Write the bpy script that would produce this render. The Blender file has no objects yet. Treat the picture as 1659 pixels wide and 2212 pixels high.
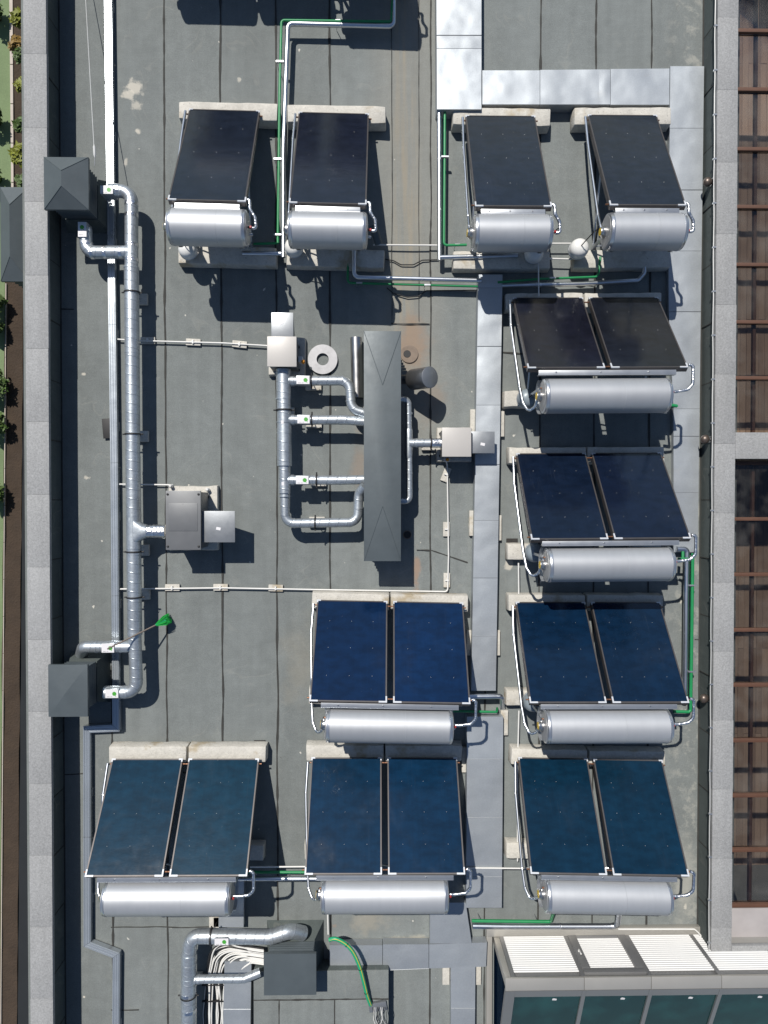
import bpy, bmesh, math, random
from mathutils import Vector, Matrix, noise as mnoise
random.seed(7)
sc = bpy.context.scene
col = sc.collection
rad = math.radians

# ------------------------------------------------------------------ camera, sky, sun, exposure
CAM_H = 11.35
CAM_ROT = (-0.01424, -0.01661, 0.0)
cd = bpy.data.cameras.new('camera')
cam = bpy.data.objects.new('camera', cd)
col.objects.link(cam)
cam.location = (0, 0, CAM_H)
cam.rotation_euler = CAM_ROT
cd.sensor_fit = 'VERTICAL'
cd.sensor_height = 36.0
cd.lens = 24.0
cd.clip_start = 0.1
cd.clip_end = 500
sc.camera = cam

SHX, SHY = 0.315, -0.62                       # metres of shadow per metre of height
to_sun = Vector((-SHX, -SHY, 1)).normalized()
w = bpy.data.worlds.new('World')
sc.world = w
w.use_nodes = True
wn = w.node_tree.nodes
sky = wn.new('ShaderNodeTexSky')
sky.sky_type = 'NISHITA'
sky.sun_disc = False
sky.sun_elevation = math.asin(to_sun.z)
sky.sun_rotation = math.atan2(to_sun.x, to_sun.y)
sky.air_density = 1.0
sky.dust_density = 0.35
sky.ozone_density = 2.0
w.node_tree.links.new(sky.outputs[0], wn['Background'].inputs[0])
wn['Background'].inputs[1].default_value = 0.078
sl = bpy.data.lights.new('sun', 'SUN')
sl.energy = 5.0
sl.angle = rad(0.5)
sl.color = (1.0, 0.955, 0.89)
so = bpy.data.objects.new('sun', sl)
col.objects.link(so)
so.rotation_euler = (-to_sun).to_track_quat('-Z', 'Y').to_euler()
so.location = to_sun * 30
sc.view_settings.view_transform = 'Standard'
sc.view_settings.look = 'None'
sc.view_settings.exposure = 0.0
sc.view_settings.gamma = 1.0
sc.view_settings.use_curve_mapping = False

# ------------------------------------------------------------------ survey: drone picture coordinates + height -> metres
_R = cam.rotation_euler.to_matrix()
_F = 2212 * 24 / 36
def P(x, y, z=0.0):
    d = _R @ Vector((x - 829.5, -(y - 1106), -_F))
    t = (z - CAM_H) / d.z
    return Vector((d.x * t, d.y * t, z))

# ------------------------------------------------------------------ material helpers
class NT:
    def __init__(s, name):
        s.m = bpy.data.materials.new(name)
        s.m.use_nodes = True
        s.t = s.m.node_tree
        s.b = s.t.nodes['Principled BSDF']
        g = s.t.nodes.new('ShaderNodeNewGeometry')
        s.pos = g.outputs['Position']
        s.tc = None
    def n(s, typ, **kw):
        nd = s.t.nodes.new(typ)
        for k, v in kw.items(): setattr(nd, k, v)
        return nd
    def put(s, sock, v):
        if isinstance(v, bpy.types.NodeSocket): s.t.links.new(v, sock)
        else: sock.default_value = v
    def math(s, op, a, b=0.0, clamp=False):
        nd = s.n('ShaderNodeMath', operation=op); nd.use_clamp = clamp
        s.put(nd.inputs[0], a); s.put(nd.inputs[1], b)
        return nd.outputs[0]
    def noise(s, scale, detail=3, rough=0.55, vec=None, dist=0.0):
        nd = s.n('ShaderNodeTexNoise')
        s.put(nd.inputs['Vector'], vec or s.pos)
        nd.inputs['Scale'].default_value = scale
        nd.inputs['Detail'].default_value = detail
        nd.inputs['Roughness'].default_value = rough
        nd.inputs['Distortion'].default_value = dist
        return nd.outputs['Fac']
    def scalev(s, sx, sy, sz, vec=None):
        nd = s.n('ShaderNodeVectorMath', operation='MULTIPLY')
        s.put(nd.inputs[0], vec or s.pos)
        nd.inputs[1].default_value = (sx, sy, sz)
        return nd.outputs[0]
    def ramp(s, v, lo, hi):
        nd = s.n('ShaderNodeMapRange'); nd.interpolation_type = 'SMOOTHSTEP'
        s.put(nd.inputs[0], v)
        nd.inputs[1].default_value = lo; nd.inputs[2].default_value = hi
        return nd.outputs[0]
    def mix(s, f, a, b, mode='MIX'):
        nd = s.n('ShaderNodeMix', data_type='RGBA', blend_type=mode)
        s.put(nd.inputs[0], f)
        for sock, v in ((nd.inputs[6], a), (nd.inputs[7], b)):
            if isinstance(v, (tuple, list)): v = tuple(v)[:3] + (1,)
            s.put(sock, v)
        return nd.outputs[2]
    def gain(s, c, v, amp):
        """multiply colour by 1 + amp*(2v-1)"""
        k = s.math('ADD', s.math('MULTIPLY', v, 2 * amp), 1 - amp)
        cb = s.n('ShaderNodeCombineXYZ')
        for i in range(3): s.put(cb.inputs[i], k)
        return s.mix(1.0, c, cb.outputs[0], 'MULTIPLY')
    def sep(s):
        nd = s.n('ShaderNodeSeparateXYZ'); s.put(nd.inputs[0], s.pos)
        return nd.outputs
    def uv(s):
        nd = s.n('ShaderNodeUVMap'); nd.uv_map = 'UVMap'
        sp = s.n('ShaderNodeSeparateXYZ'); s.put(sp.inputs[0], nd.outputs[0])
        return sp.outputs
    def bump(s, h, strength, dist, prev=None):
        nd = s.n('ShaderNodeBump')
        nd.inputs['Strength'].default_value = strength
        nd.inputs['Distance'].default_value = dist
        s.put(nd.inputs['Height'], h)
        if prev: s.put(nd.inputs['Normal'], prev)
        return nd.outputs[0]
    def end(s, color, rough=0.6, metal=0.0, normal=None, spec=None, coat=None, trans=None):
        if isinstance(color, (tuple, list)): color = tuple(color)[:3] + (1,)
        s.put(s.b.inputs['Base Color'], color)
        s.put(s.b.inputs['Roughness'], rough)
        s.put(s.b.inputs['Metallic'], metal)
        if normal: s.put(s.b.inputs['Normal'], normal)
        if spec is not None: s.put(s.b.inputs['Specular IOR Level'], spec)
        if coat is not None: s.put(s.b.inputs['Coat Weight'], coat)
        return s.m
    def const(s, c):
        nd = s.n('ShaderNodeRGB'); nd.outputs[0].default_value = tuple(c)[:3] + (1,)
        return nd.outputs[0]

def simple(name, c, rough=0.5, metal=0.0, var=0.0, vscale=6.0, bs=0.0, bscale=40.0, bd=0.01, fine=0.0, spec=None):
    t = NT(name)
    cc = t.const(c)
    if var: cc = t.gain(cc, t.noise(vscale, 4), var)
    if fine: cc = t.gain(cc, t.noise(vscale * 20, 2), fine)
    nrm = t.bump(t.noise(bscale, 3), bs, bd) if bs else None
    rr = rough
    if var:
        rr = t.math('ADD', t.math('MULTIPLY', t.noise(vscale * 1.7, 3), 0.16), rough - 0.08, True)
    return t.end(cc, rr, metal, nrm, spec)

def mat_membrane(name, base, stains):
    t = NT(name)
    x, y, z = t.sep()
    c = t.const(base)
    c = t.gain(c, t.noise(75, 4, 0.7), 0.42)
    c = t.gain(c, t.noise(0.55, 4), 0.20)
    c = t.gain(c, t.noise(4.5, 5, 0.65), 0.20)
    c = t.gain(c, t.noise(1.0, 3, vec=t.scalev(5.5, 0.35, 1)), 0.16)
    oi = t.n('ShaderNodeObjectInfo')
    c = t.gain(c, oi.outputs['Random'], 0.07)
    # tide lines left by standing water
    pn = t.noise(0.9, 3, 0.5, dist=0.6)
    for lv in (0.46, 0.55):
        ring = t.math('SUBTRACT', 1.0, t.ramp(t.math('ABSOLUTE', t.math('SUBTRACT', pn, lv)), 0.002, 0.012))
        c = t.mix(t.math('MULTIPLY', t.math('MULTIPLY', ring, t.ramp(t.noise(2.3, 3), 0.45, 0.65)), 0.12), c, (0.34, 0.33, 0.29))
    # scuffs and footmarks
    ft = t.ramp(t.noise(1.0, 4, 0.75, vec=t.scalev(11, 4.5, 1), dist=1.2), 0.66, 0.74)
    c = t.mix(t.math('MULTIPLY', ft, 0.30), c, (0.10, 0.095, 0.085))
    # dark spots and scuffs
    sp = t.ramp(t.noise(5.5, 3, 0.7), 0.70, 0.80)
    c = t.mix(t.math('MULTIPLY', sp, 0.55), c, (0.04, 0.037, 0.033))
    sc2 = t.ramp(t.noise(1.0, 4, 0.6, vec=t.scalev(3, 14, 1)), 0.70, 0.78)
    c = t.mix(t.math('MULTIPLY', sc2, 0.3), c, (0.07, 0.066, 0.06))
    if stains:
        # dusty brown wash along the drainage valley
        def band(v, a, b, s):
            return t.math('MULTIPLY', t.ramp(v, a - s, a + s), t.math('SUBTRACT', 1.0, t.ramp(v, b - s, b + s)))
        xw = t.math('ADD', x, t.math('MULTIPLY', t.math('SUBTRACT', t.noise(0.8, 3), 0.5), 0.5))
        v1 = t.math('MULTIPLY', band(xw, 0.34, 0.72, 0.16), t.ramp(y, 0.3, 3.0))
        str1 = t.ramp(t.noise(1.0, 4, 0.6, vec=t.scalev(9, 0.5, 1)), 0.35, 0.68)
        c = t.mix(t.math('MULTIPLY', t.math('MULTIPLY', v1, str1), 0.62), c, (0.28, 0.235, 0.165))
        # light dust on both sides of the valley
        v1b = t.math('MULTIPLY', band(xw, 0.0, 1.15, 0.3), t.ramp(y, -0.8, 2.0))
        c = t.mix(t.math('MULTIPLY', v1b, 0.28), c, (0.30, 0.28, 0.235))
        def blob(cx, cy, rx, ry, colr, amt, nsc=3.0, lo=0.0, hi=1.0, thr=None):
            dx = t.math('DIVIDE', t.math('SUBTRACT', x, cx), rx)
            dy = t.math('DIVIDE', t.math('SUBTRACT', y, cy), ry)
            d = t.math('SQRT', t.math('ADD', t.math('MULTIPLY', dx, dx), t.math('MULTIPLY', dy, dy)))
            m = t.math('SUBTRACT', 1.0, t.ramp(t.math('ADD', d, t.math('MULTIPLY', t.math('SUBTRACT', t.noise(nsc, 4, 0.65), 0.5), 2.2)), lo, hi))
            return t.math('MULTIPLY', m, amt)
        for (px, py, rx, ry, colr, amt, nsc, lo, hi) in stains:
            q = P(px, py, 0)
            c = t.mix(blob(q.x, q.y, rx, ry, colr, amt, nsc, lo, hi), c, colr)
        # bird lime and mortar specks
        wsp = t.ramp(t.noise(7.0, 2, 0.5, vec=t.scalev(1.0, 0.8, 1)), 0.745, 0.775)
        c = t.mix(t.math('MULTIPLY', wsp, 0.85), c, (0.55, 0.53, 0.47))
        # lime wash along the foot of the right wall
        rw = t.math('MULTIPLY', t.ramp(x, 4.7, 5.3), t.ramp(t.noise(4.0, 4, 0.7), 0.48, 0.66))
        c = t.mix(t.math('MULTIPLY', rw, 0.4), c, (0.42, 0.41, 0.36))
    nrm = t.bump(t.noise(110, 2), 0.5, 0.004)
    nrm = t.bump(t.noise(2.2, 2), 0.25, 0.03, nrm)
    nrm = t.bump(t.noise(1.0, 3, 0.6, vec=t.scalev(2.0, 9.0, 1)), 0.22, 0.02, nrm)
    return t.end(c, 0.9, 0.0, nrm, 0.3)

LIME = (0.52, 0.49, 0.42)
RUST = (0.27, 0.195, 0.14)
STAINS = [
    (290, 190, 0.17, 0.20, LIME, 0.8, 7.0, 0.35, 0.85), (275, 205, 0.15, 0.14, LIME, 0.75, 8.0, 0.3, 0.8), (296, 228, 0.14, 0.16, LIME, 0.6, 9.0, 0.2, 0.7), (298, 284, 0.07, 0.07, LIME, 0.8, 5, 0.3, 0.8), (518, 172, 0.10, 0.10, LIME, 0.6, 6, 0.1, 0.4),
    (272, 350, 0.08, 0.16, LIME, 0.6, 6, 0.1, 0.4), (180, 808, 0.08, 0.06, LIME, 0.8, 6, 0.2, 0.6), (188, 1035, 0.13, 0.10, LIME, 0.7, 9, 0.1, 0.4),
    (1098, 1215, 0.13, 0.30, LIME, 0.75, 4, 0.25, 0.6), (1015, 1130, 0.05, 0.3, LIME, 0.7, 4, 0.2, 0.7), (1470, 1300, 0.05, 0.2, LIME, 0.7, 6, 0.1, 0.5),
    (893, 745, 0.32, 0.5, RUST, 0.75, 2.5, 0.2, 1.2), (935, 870, 0.35, 0.4, RUST, 0.35, 3, 0.1, 1.1), (775, 1010, 0.16, 0.6, RUST, 0.4, 3, 0.1, 1.1),
    (775, 900, 0.16, 0.3, RUST, 0.35, 3, 0.1, 1.1), (900, 1230, 0.10, 0.5, (0.30, 0.2, 0.14), 0.7, 3, 0.2, 0.9), (800, 1990, 0.5, 0.3, (0.33, 0.30, 0.24), 0.5, 3, 0.1, 1.0),
    (1480, 1900, 0.25, 0.9, (0.42, 0.41, 0.36), 0.5, 4, 0.1, 1.0), (650, 1430, 0.4, 0.9, (0.27, 0.25, 0.2), 0.35, 2, 0.0, 1.2),
    (205, 1930, 0.03, 0.03, LIME, 0.9, 3, 0.6, 0.9), (182, 2153, 0.03, 0.03, LIME, 0.9, 3, 0.6, 0.9),
    (1480, 1960, 0.06, 0.1, LIME, 0.7, 7, 0.2, 0.5), (720, 2000, 0.12, 0.06, RUST, 0.5, 7, 0.2, 0.7), (880, 2030, 0.5, 0.1, (0.42, 0.40, 0.33), 0.6, 3, 0.2, 0.9),
]
M = {}
M['membrane'] = mat_membrane('grey_bitumen_membrane', (0.166, 0.181, 0.177), STAINS)
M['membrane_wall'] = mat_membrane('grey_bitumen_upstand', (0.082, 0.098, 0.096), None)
M['seam'] = simple('black_bitumen_seam', (0.035, 0.035, 0.032), 0.85, 0, 0.4, 9)
def mat_granite():
    t = NT('speckled_granite')
    oi = t.n('ShaderNodeObjectInfo')
    c = t.gain(t.const((0.270, 0.273, 0.273)), oi.outputs['Random'], 0.02)
    c = t.gain(c, t.noise(1.0, 4, 0.65, vec=t.scalev(7, 1.2, 1)), 0.16)
    c = t.gain(c, t.noise(55, 3, 0.75), 0.55)
    c = t.gain(c, t.noise(28, 2, 0.6), 0.25)
    c = t.gain(c, t.noise(0.8, 3), 0.16)
    return t.end(c, 0.75, 0, t.bump(t.noise(60, 2), 0.25, 0.003))
M['granite'] = mat_granite()
def mat_concrete():
    t = NT('weathered_concrete')
    c = t.const((0.50, 0.48, 0.43))
    c = t.gain(c, t.noise(30, 4, 0.7), 0.25)
    c = t.gain(c, t.noise(3, 4), 0.22)
    c = t.gain(c, t.noise(9, 4, 0.7), 0.22)
    m = t.ramp(t.noise(1.7, 4, 0.6), 0.56, 0.70)
    c = t.mix(t.math('MULTIPLY', m, 0.6), c, (0.27, 0.19, 0.07))
    p = t.ramp(t.noise(38, 1), 0.70, 0.76)
    c = t.mix(t.math('MULTIPLY', p, 0.6), c, (0.13, 0.12, 0.10))
    return t.end(c, 0.9, 0, t.bump(t.noise(30, 4), 0.6, 0.01))
M['concrete'] = mat_concrete()

def mat_galv(name, spiral, base=(0.46, 0.50, 0.53), rough=0.40):
    t = NT(name)
    c = t.const(base)
    vo = t.n('ShaderNodeTexVoronoi'); t.put(vo.inputs['Vector'], t.pos); vo.inputs['Scale'].default_value = 45
    sp = t.n('ShaderNodeSeparateColor'); t.put(sp.inputs[0], vo.outputs['Color'])
    c = t.gain(c, sp.outputs[0], 0.10)
    c = t.gain(c, t.noise(3, 4), 0.22)
    c = t.mix(t.math('MULTIPLY', t.ramp(t.noise(6, 4, 0.7), 0.60, 0.72), 0.45), c, (0.36, 0.35, 0.33))
    r = t.math('ADD', t.math('MULTIPLY', t.noise(5, 3), 0.22), rough - 0.11)
    nrm = t.bump(t.noise(9, 2), 0.12, 0.02)
    if spiral:
        u = t.uv()
        ph = t.math('FRACT', t.math('ADD', t.math('DIVIDE', u[1], 0.15), u[0]))
        ln = t.math('SUBTRACT', 1.0, t.ramp(t.math('ABSOLUTE', t.math('SUBTRACT', ph, 0.5)), 0.02, 0.075))
        c = t.mix(t.math('MULTIPLY', ln, 0.28), c, (0.20, 0.22, 0.25))
        nrm = t.bump(ln, 0.5, 0.005, nrm)
    return t.end(c, r, 0.72, nrm)
M['galv'] = mat_galv('galvanised_sheet', False)
M['spiral'] = mat_galv('spiral_seam_galvanised_duct', True)
def mat_foil(name, sc=30, st=0.35, rough=0.33, c0=(0.78, 0.79, 0.81)):
    t = NT(name)
    c = t.gain(t.const(c0), t.noise(8, 3), 0.15)
    vo = t.n('ShaderNodeTexVoronoi'); t.put(vo.inputs['Vector'], t.pos); vo.inputs['Scale'].default_value = sc
    nrm = t.bump(vo.outputs['Distance'], st, 0.02)
    return t.end(c, rough, 1.0, nrm)
M['foil'] = mat_foil('crinkled_foil_tape')
M['jacket'] = mat_foil('smooth_aluminium_pipe_jacket', 3, 0.06, 0.34, (0.62, 0.65, 0.69))
def mat_cover():
    t = NT('dull_aluminium_cover_sheet')
    oi = t.n('ShaderNodeObjectInfo')
    c = t.gain(t.const((0.40, 0.43, 0.455)), oi.outputs['Random'], 0.07)
    c = t.gain(c, t.noise(1.3, 4), 0.15)
    c = t.gain(c, t.noise(45, 3, 0.7), 0.16)
    c = t.mix(t.math('MULTIPLY', t.ramp(t.noise(2.5, 5, 0.7), 0.6, 0.78), 0.3), c, (0.40, 0.39, 0.36))
    r = t.math('ADD', t.math('MULTIPLY', t.noise(3, 3), 0.16), 0.40)
    nrm = t.bump(t.noise(1.5, 2, 0.4), 0.55, 0.08)
    nrm = t.bump(t.noise(60, 2), 0.12, 0.003, nrm)
    return t.end(c, r, 0.58, nrm)
M['cover'] = mat_cover()
M['tray'] = simple('ribbed_tray_cover', (0.46, 0.50, 0.535), 0.29, 0.62, 0.12, 3, 0.08, 6, 0.02)
def mat_tank():
    t = NT('silver_tank_jacket')
    oi = t.n('ShaderNodeObjectInfo')
    c = t.gain(t.const((0.425, 0.44, 0.46)), oi.outputs['Random'], 0.06)
    c = t.gain(c, t.noise(1.6, 3), 0.05)
    c = t.gain(c, t.noise(1.0, 3, vec=t.scalev(14, 1.5, 1.5)), 0.05)
    c = t.mix(t.math('MULTIPLY', t.ramp(t.noise(9, 4, 0.75), 0.70, 0.78), 0.25), c, (0.35, 0.33, 0.30))
    r = t.math('ADD', t.math('MULTIPLY', t.noise(4, 4), 0.10), 0.45)
    return t.end(c, r, 0.52, t.bump(t.noise(2.2, 2), 0.12, 0.03))
M['tank'] = mat_tank()
M['tank_rim'] = simple('tank_rim_steel', (0.55, 0.57, 0.60), 0.3, 0.85, 0.1, 6)
M['tank_end'] = simple('tank_end_grey', (0.42, 0.42, 0.42), 0.45, 0.6, 0.15, 6)
M['stainless'] = simple('brushed_stainless', (0.50, 0.49, 0.48), 0.32, 1.0, 0.12, 5)
M['dark_steel'] = simple('dull_cowl_steel', (0.30, 0.30, 0.30), 0.38, 0.9, 0.3, 7, 0.15, 12)
def mat_glass():
    t = NT('solar_collector_glass')
    oi = t.n('ShaderNodeObjectInfo')
    c = oi.outputs['Color']                       # per-heater tone: absorber blue with its sky reflection painted in
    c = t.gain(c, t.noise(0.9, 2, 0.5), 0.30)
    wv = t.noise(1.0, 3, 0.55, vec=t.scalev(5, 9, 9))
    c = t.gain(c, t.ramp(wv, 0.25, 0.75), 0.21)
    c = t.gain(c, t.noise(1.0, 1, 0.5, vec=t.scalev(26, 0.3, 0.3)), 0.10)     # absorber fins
    du = t.ramp(t.noise(1.0, 4, 0.65, vec=t.scalev(1.4, 1.0, 1)), 0.5, 0.85)
    c = t.mix(t.math('MULTIPLY', du, 0.018), c, (0.20, 0.20, 0.20))
    st = t.ramp(t.noise(1.0, 3, 0.6, vec=t.scalev(55, 1.4, 1.4)), 0.58, 0.78)
    c = t.mix(t.math('MULTIPLY', t.math('MULTIPLY', st, t.ramp(t.noise(1.3, 2), 0.45, 0.7)), 0.05), c, (0.22, 0.24, 0.24))
    c = t.mix(t.math('MULTIPLY', t.ramp(t.noise(34, 1), 0.80, 0.82), 0.25), c, (0.3, 0.3, 0.28))
    r = t.math('ADD', t.math('MULTIPLY', du, 0.12), 0.17)
    return t.end(c, r, 0.0, t.bump(wv, 0.06, 0.02), 0.5)
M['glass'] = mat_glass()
M['coll_frame'] = simple('bronze_collector_frame', (0.10, 0.092, 0.09), 0.45, 0.6, 0.15, 5)
M['alu'] = simple('aluminium_profile', (0.50, 0.52, 0.54), 0.38, 0.8, 0.12, 5)
M['white_metal'] = simple('pale_corner_cap', (0.52, 0.54, 0.57), 0.5, 0.2, 0.08, 8)
M['slate'] = simple('slate_grey_painted_metal', (0.080, 0.097, 0.106), 0.50, 0.2, 0.16, 4, 0.08, 7, 0.02, 0.06)
M['slate_light'] = simple('grey_powder_coated_metal', (0.155, 0.16, 0.165), 0.42, 0.3, 0.12, 4)
M['dark'] = simple('dark_gap', (0.012, 0.013, 0.014), 0.8)
M['beige'] = simple('warm_grey_painted_lid', (0.44, 0.42, 0.395), 0.42, 0.05, 0.07, 2)
M['hood'] = simple('zinc_weather_hood', (0.27, 0.285, 0.30), 0.42, 0.65, 0.10, 6, 0.1, 20, 0.005)
M['green'] = simple('green_plastic_pipe', (0.012, 0.215, 0.072), 0.42, 0, 0.15, 5)
M['green_hose'] = simple('bright_green_hose', (0.015, 0.30, 0.14), 0.4, 0, 0.12, 6)
M['white'] = simple('white_plastic', (0.66, 0.655, 0.63), 0.45, 0, 0.10, 6)
M['vessel'] = simple('white_enamel_vessel', (0.68, 0.68, 0.66), 0.3, 0, 0.06, 5)
M['vessel_grey'] = simple('grey_vessel', (0.22, 0.26, 0.29), 0.4, 0.1, 0.10, 5)
M['copper'] = simple('copper_brass_fitting', (0.20, 0.10, 0.06), 0.5, 0.7, 0.2, 15)
M['red'] = simple('red_handle', (0.30, 0.02, 0.02), 0.45)
M['blue'] = simple('blue_handle', (0.02, 0.16, 0.5), 0.45)
M['yellow'] = simple('yellow_label', (0.62, 0.42, 0.03), 0.5)
M['orange'] = simple('orange_knob', (0.75, 0.28, 0.01), 0.4)
M['black'] = simple('black_rubber', (0.015, 0.015, 0.016), 0.6)
M['sticker'] = simple('white_sticker', (0.66, 0.65, 0.66), 0.5)
M['leaf_print'] = simple('green_leaf_print', (0.05, 0.30, 0.03), 0.5)
M['ink'] = simple('grey_ink', (0.25, 0.25, 0.26), 0.6)
M['soil'] = simple('brown_soil', (0.046, 0.031, 0.020), 0.95, 0, 0.4, 3, 0.6, 25, 0.03, 0.3)
M['dark_matt'] = simple('dark_matt_render', (0.012, 0.015, 0.018), 0.9, 0, 0.2, 2)
M['turf'] = simple('mossy_green_court', (0.15, 0.205, 0.10), 0.9, 0, 0.3, 1.6, 0.3, 40, 0.01, 0.2)
M['kerb'] = simple('pale_kerb_stone', (0.46, 0.41, 0.36), 0.85, 0, 0.15, 5)
M['leaf'] = simple('leaf_green', (0.055, 0.10, 0.016), 0.6, 0, 0.5, 5)
M['leaf_y'] = simple('leaf_yellow_green', (0.17, 0.19, 0.015), 0.6, 0, 0.4, 6)
M['leaf_r'] = simple('leaf_rusty', (0.20, 0.12, 0.02), 0.6, 0, 0.4, 6)
M['stem'] = simple('woody_stem', (0.07, 0.045, 0.025), 0.9)
M['rust'] = simple('rust_brown_steel', (0.095, 0.043, 0.025), 0.6, 0.1, 0.25, 4, 0.1, 30, 0.003)
def mat_wood():
    t = NT('brown_deck_timber')
    oi = t.n('ShaderNodeObjectInfo')
    c = t.mix(oi.outputs['Random'], (0.24, 0.155, 0.11), (0.40, 0.275, 0.20))
    c = t.gain(c, t.noise(1.0, 4, vec=t.scalev(30, 1.2, 1)), 0.25)
    return t.end(c, 0.7, 0, None)
M['wood'] = mat_wood()
M['marble'] = simple('grey_marbled_slab', (0.33, 0.31, 0.31), 0.5, 0, 0.25, 2.4)
M['lantern'] = simple('champagne_aluminium', (0.42, 0.405, 0.37), 0.42, 0.45, 0.08, 2)
M['lantern_grey'] = simple('anodised_grey_frame', (0.27, 0.27, 0.27), 0.42, 0.55, 0.08, 2)
M['slat'] = simple('white_louvre_slat', (0.66, 0.66, 0.65), 0.5, 0.0, 0.05, 3)
M['room'] = simple('teal_room_floor', (0.10, 0.24, 0.24), 0.5, 0, 0.15, 1)
M['tile'] = simple('dark_floor_tile', (0.035, 0.045, 0.045), 0.35, 0, 0.2, 2)
M['rope'] = simple('grey_wire_rope', (0.55, 0.55, 0.54), 0.5, 0.2)
M['bristle'] = simple('green_bristles', (0.01, 0.33, 0.045), 0.5, 0, 0.4, 30)
M['stick'] = simple('dull_wooden_stick', (0.19, 0.155, 0.13), 0.7, 0, 0.2, 9)
M['wall_out'] = simple('rendered_outer_wall', (0.30, 0.29, 0.27), 0.9, 0, 0.12, 2)
def mat_pane(name, tint, gl=0.10, film=(0.35, 0.34, 0.32), lo=0.0):
    m = bpy.data.materials.new(name); m.use_nodes = True
    t = m.node_tree; t.nodes.remove(t.nodes['Principled BSDF'])
    tr = t.nodes.new('ShaderNodeBsdfTransparent'); tr.inputs[0].default_value = tint + (1,)
    g = t.nodes.new('ShaderNodeBsdfGlossy'); g.inputs['Roughness'].default_value = 0.06
    fr = t.nodes.new('ShaderNodeFresnel'); fr.inputs[0].default_value = 1.5
    mx = t.nodes.new('ShaderNodeMixShader')
    nz = t.nodes.new('ShaderNodeTexNoise'); nz.inputs['Scale'].default_value = 2.5; nz.inputs['Detail'].default_value = 4
    ge = t.nodes.new('ShaderNodeNewGeometry'); t.links.new(ge.outputs['Position'], nz.inputs['Vector'])
    df = t.nodes.new('ShaderNodeBsdfDiffuse'); df.inputs[0].default_value = film + (1,)
    mp = t.nodes.new('ShaderNodeMapRange'); mp.inputs[1].default_value = 0.45; mp.inputs[2].default_value = 0.8; mp.inputs[3].default_value = lo; mp.inputs[4].default_value = gl
    t.links.new(nz.outputs['Fac'], mp.inputs[0])
    m2 = t.nodes.new('ShaderNodeMixShader')
    t.links.new(fr.outputs[0], mx.inputs[0]); t.links.new(tr.outputs[0], mx.inputs[1]); t.links.new(g.outputs[0], mx.inputs[2])
    t.links.new(mp.outputs[0], m2.inputs[0]); t.links.new(mx.outputs[0], m2.inputs[1]); t.links.new(df.outputs[0], m2.inputs[2])
    t.links.new(m2.outputs[0], t.nodes['Material Output'].inputs[0])
    return m
M['pane'] = mat_pane('dusty_clear_pane', (0.72, 0.73, 0.73))
M['pane_teal'] = mat_pane('teal_tinted_pane', (0.45, 0.70, 0.70), 0.36, (0.05, 0.17, 0.17), 0.16)
M['pane_blue'] = mat_pane('blue_tinted_side_pane', (0.18, 0.30, 0.45), 0.40, (0.05, 0.11, 0.20), 0.3)

# ------------------------------------------------------------------ object helpers
def base_of(o):
    v = Vector((0, 0, 0))
    while o is not None:
        v += o.location
        o = o.parent
    return v

def obj(name, bm, mat, parent=None, angle=38):
    b = base_of(parent)
    if b.length > 0: bmesh.ops.translate(bm, verts=bm.verts, vec=-b)
    me = bpy.data.meshes.new(name)
    bm.to_mesh(me); bm.free()
    me.materials.append(M[mat] if isinstance(mat, str) else mat)
    me.set_sharp_from_angle(angle=rad(angle))
    o = bpy.data.objects.new(name, me)
    col.objects.link(o)
    o.parent = parent
    return o

def tag(o, label, cat, group=None):
    o['label'] = label; o['category'] = cat
    if group: o['group'] = group
    return o
def struct(o):
    o['kind'] = 'structure'
    return o
def thing(name, loc, label, cat, group=None):
    o = bpy.data.objects.new(name, None)
    o.empty_display_size = 0.2
    col.objects.link(o)
    o.location = loc
    return tag(o, label, cat, group)
def copy_tree(o, parent=None):
    c = o.copy(); col.objects.link(c); c.parent = parent
    for ch in list(o.children): copy_tree(ch, c)
    return c

def B(): return bmesh.new()
def hexa(bm, p):
    """p: 8 points, bottom loop 0-3 counter-clockwise, top loop 4-7"""
    v = [bm.verts.new(q) for q in p]
    for f in ((3, 2, 1, 0), (4, 5, 6, 7), (0, 1, 5, 4), (1, 2, 6, 5), (2, 3, 7, 6), (3, 0, 4, 7)):
        bm.faces.new([v[i] for i in f])
    return v
def box(bm, x0, x1, y0, y1, z0, z1, bev=0.0, rot=0.0):
    if x1 < x0: x0, x1 = x1, x0
    if y1 < y0: y0, y1 = y1, y0
    if bev > 0:
        t = bmesh.new()
        hexa(t, [(x0, y0, z0), (x1, y0, z0), (x1, y1, z0), (x0, y1, z0), (x0, y0, z1), (x1, y0, z1), (x1, y1, z1), (x0, y1, z1)])
        bmesh.ops.bevel(t, geom=t.edges[:], offset=bev, segments=2, affect='EDGES', profile=0.6)
        if rot:
            c = Vector(((x0 + x1) / 2, (y0 + y1) / 2, 0))
            bmesh.ops.rotate(t, verts=t.verts, cent=c, matrix=Matrix.Rotation(rot, 3, 'Z'))
        merge(bm, t)
    else:
        v = hexa(bm, [(x0, y0, z0), (x1, y0, z0), (x1, y1, z0), (x0, y1, z0), (x0, y0, z1), (x1, y0, z1), (x1, y1, z1), (x0, y1, z1)])
        if rot:
            c = Vector(((x0 + x1) / 2, (y0 + y1) / 2, 0))
            bmesh.ops.rotate(bm, verts=v, cent=c, matrix=Matrix.Rotation(rot, 3, 'Z'))
    return bm
def merge(bm, t):
    mp = {v: bm.verts.new(v.co) for v in t.verts}
    for f in t.faces:
        nf = bm.faces.new([mp[v] for v in f.verts]); nf.smooth = f.smooth
    t.free()
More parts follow.
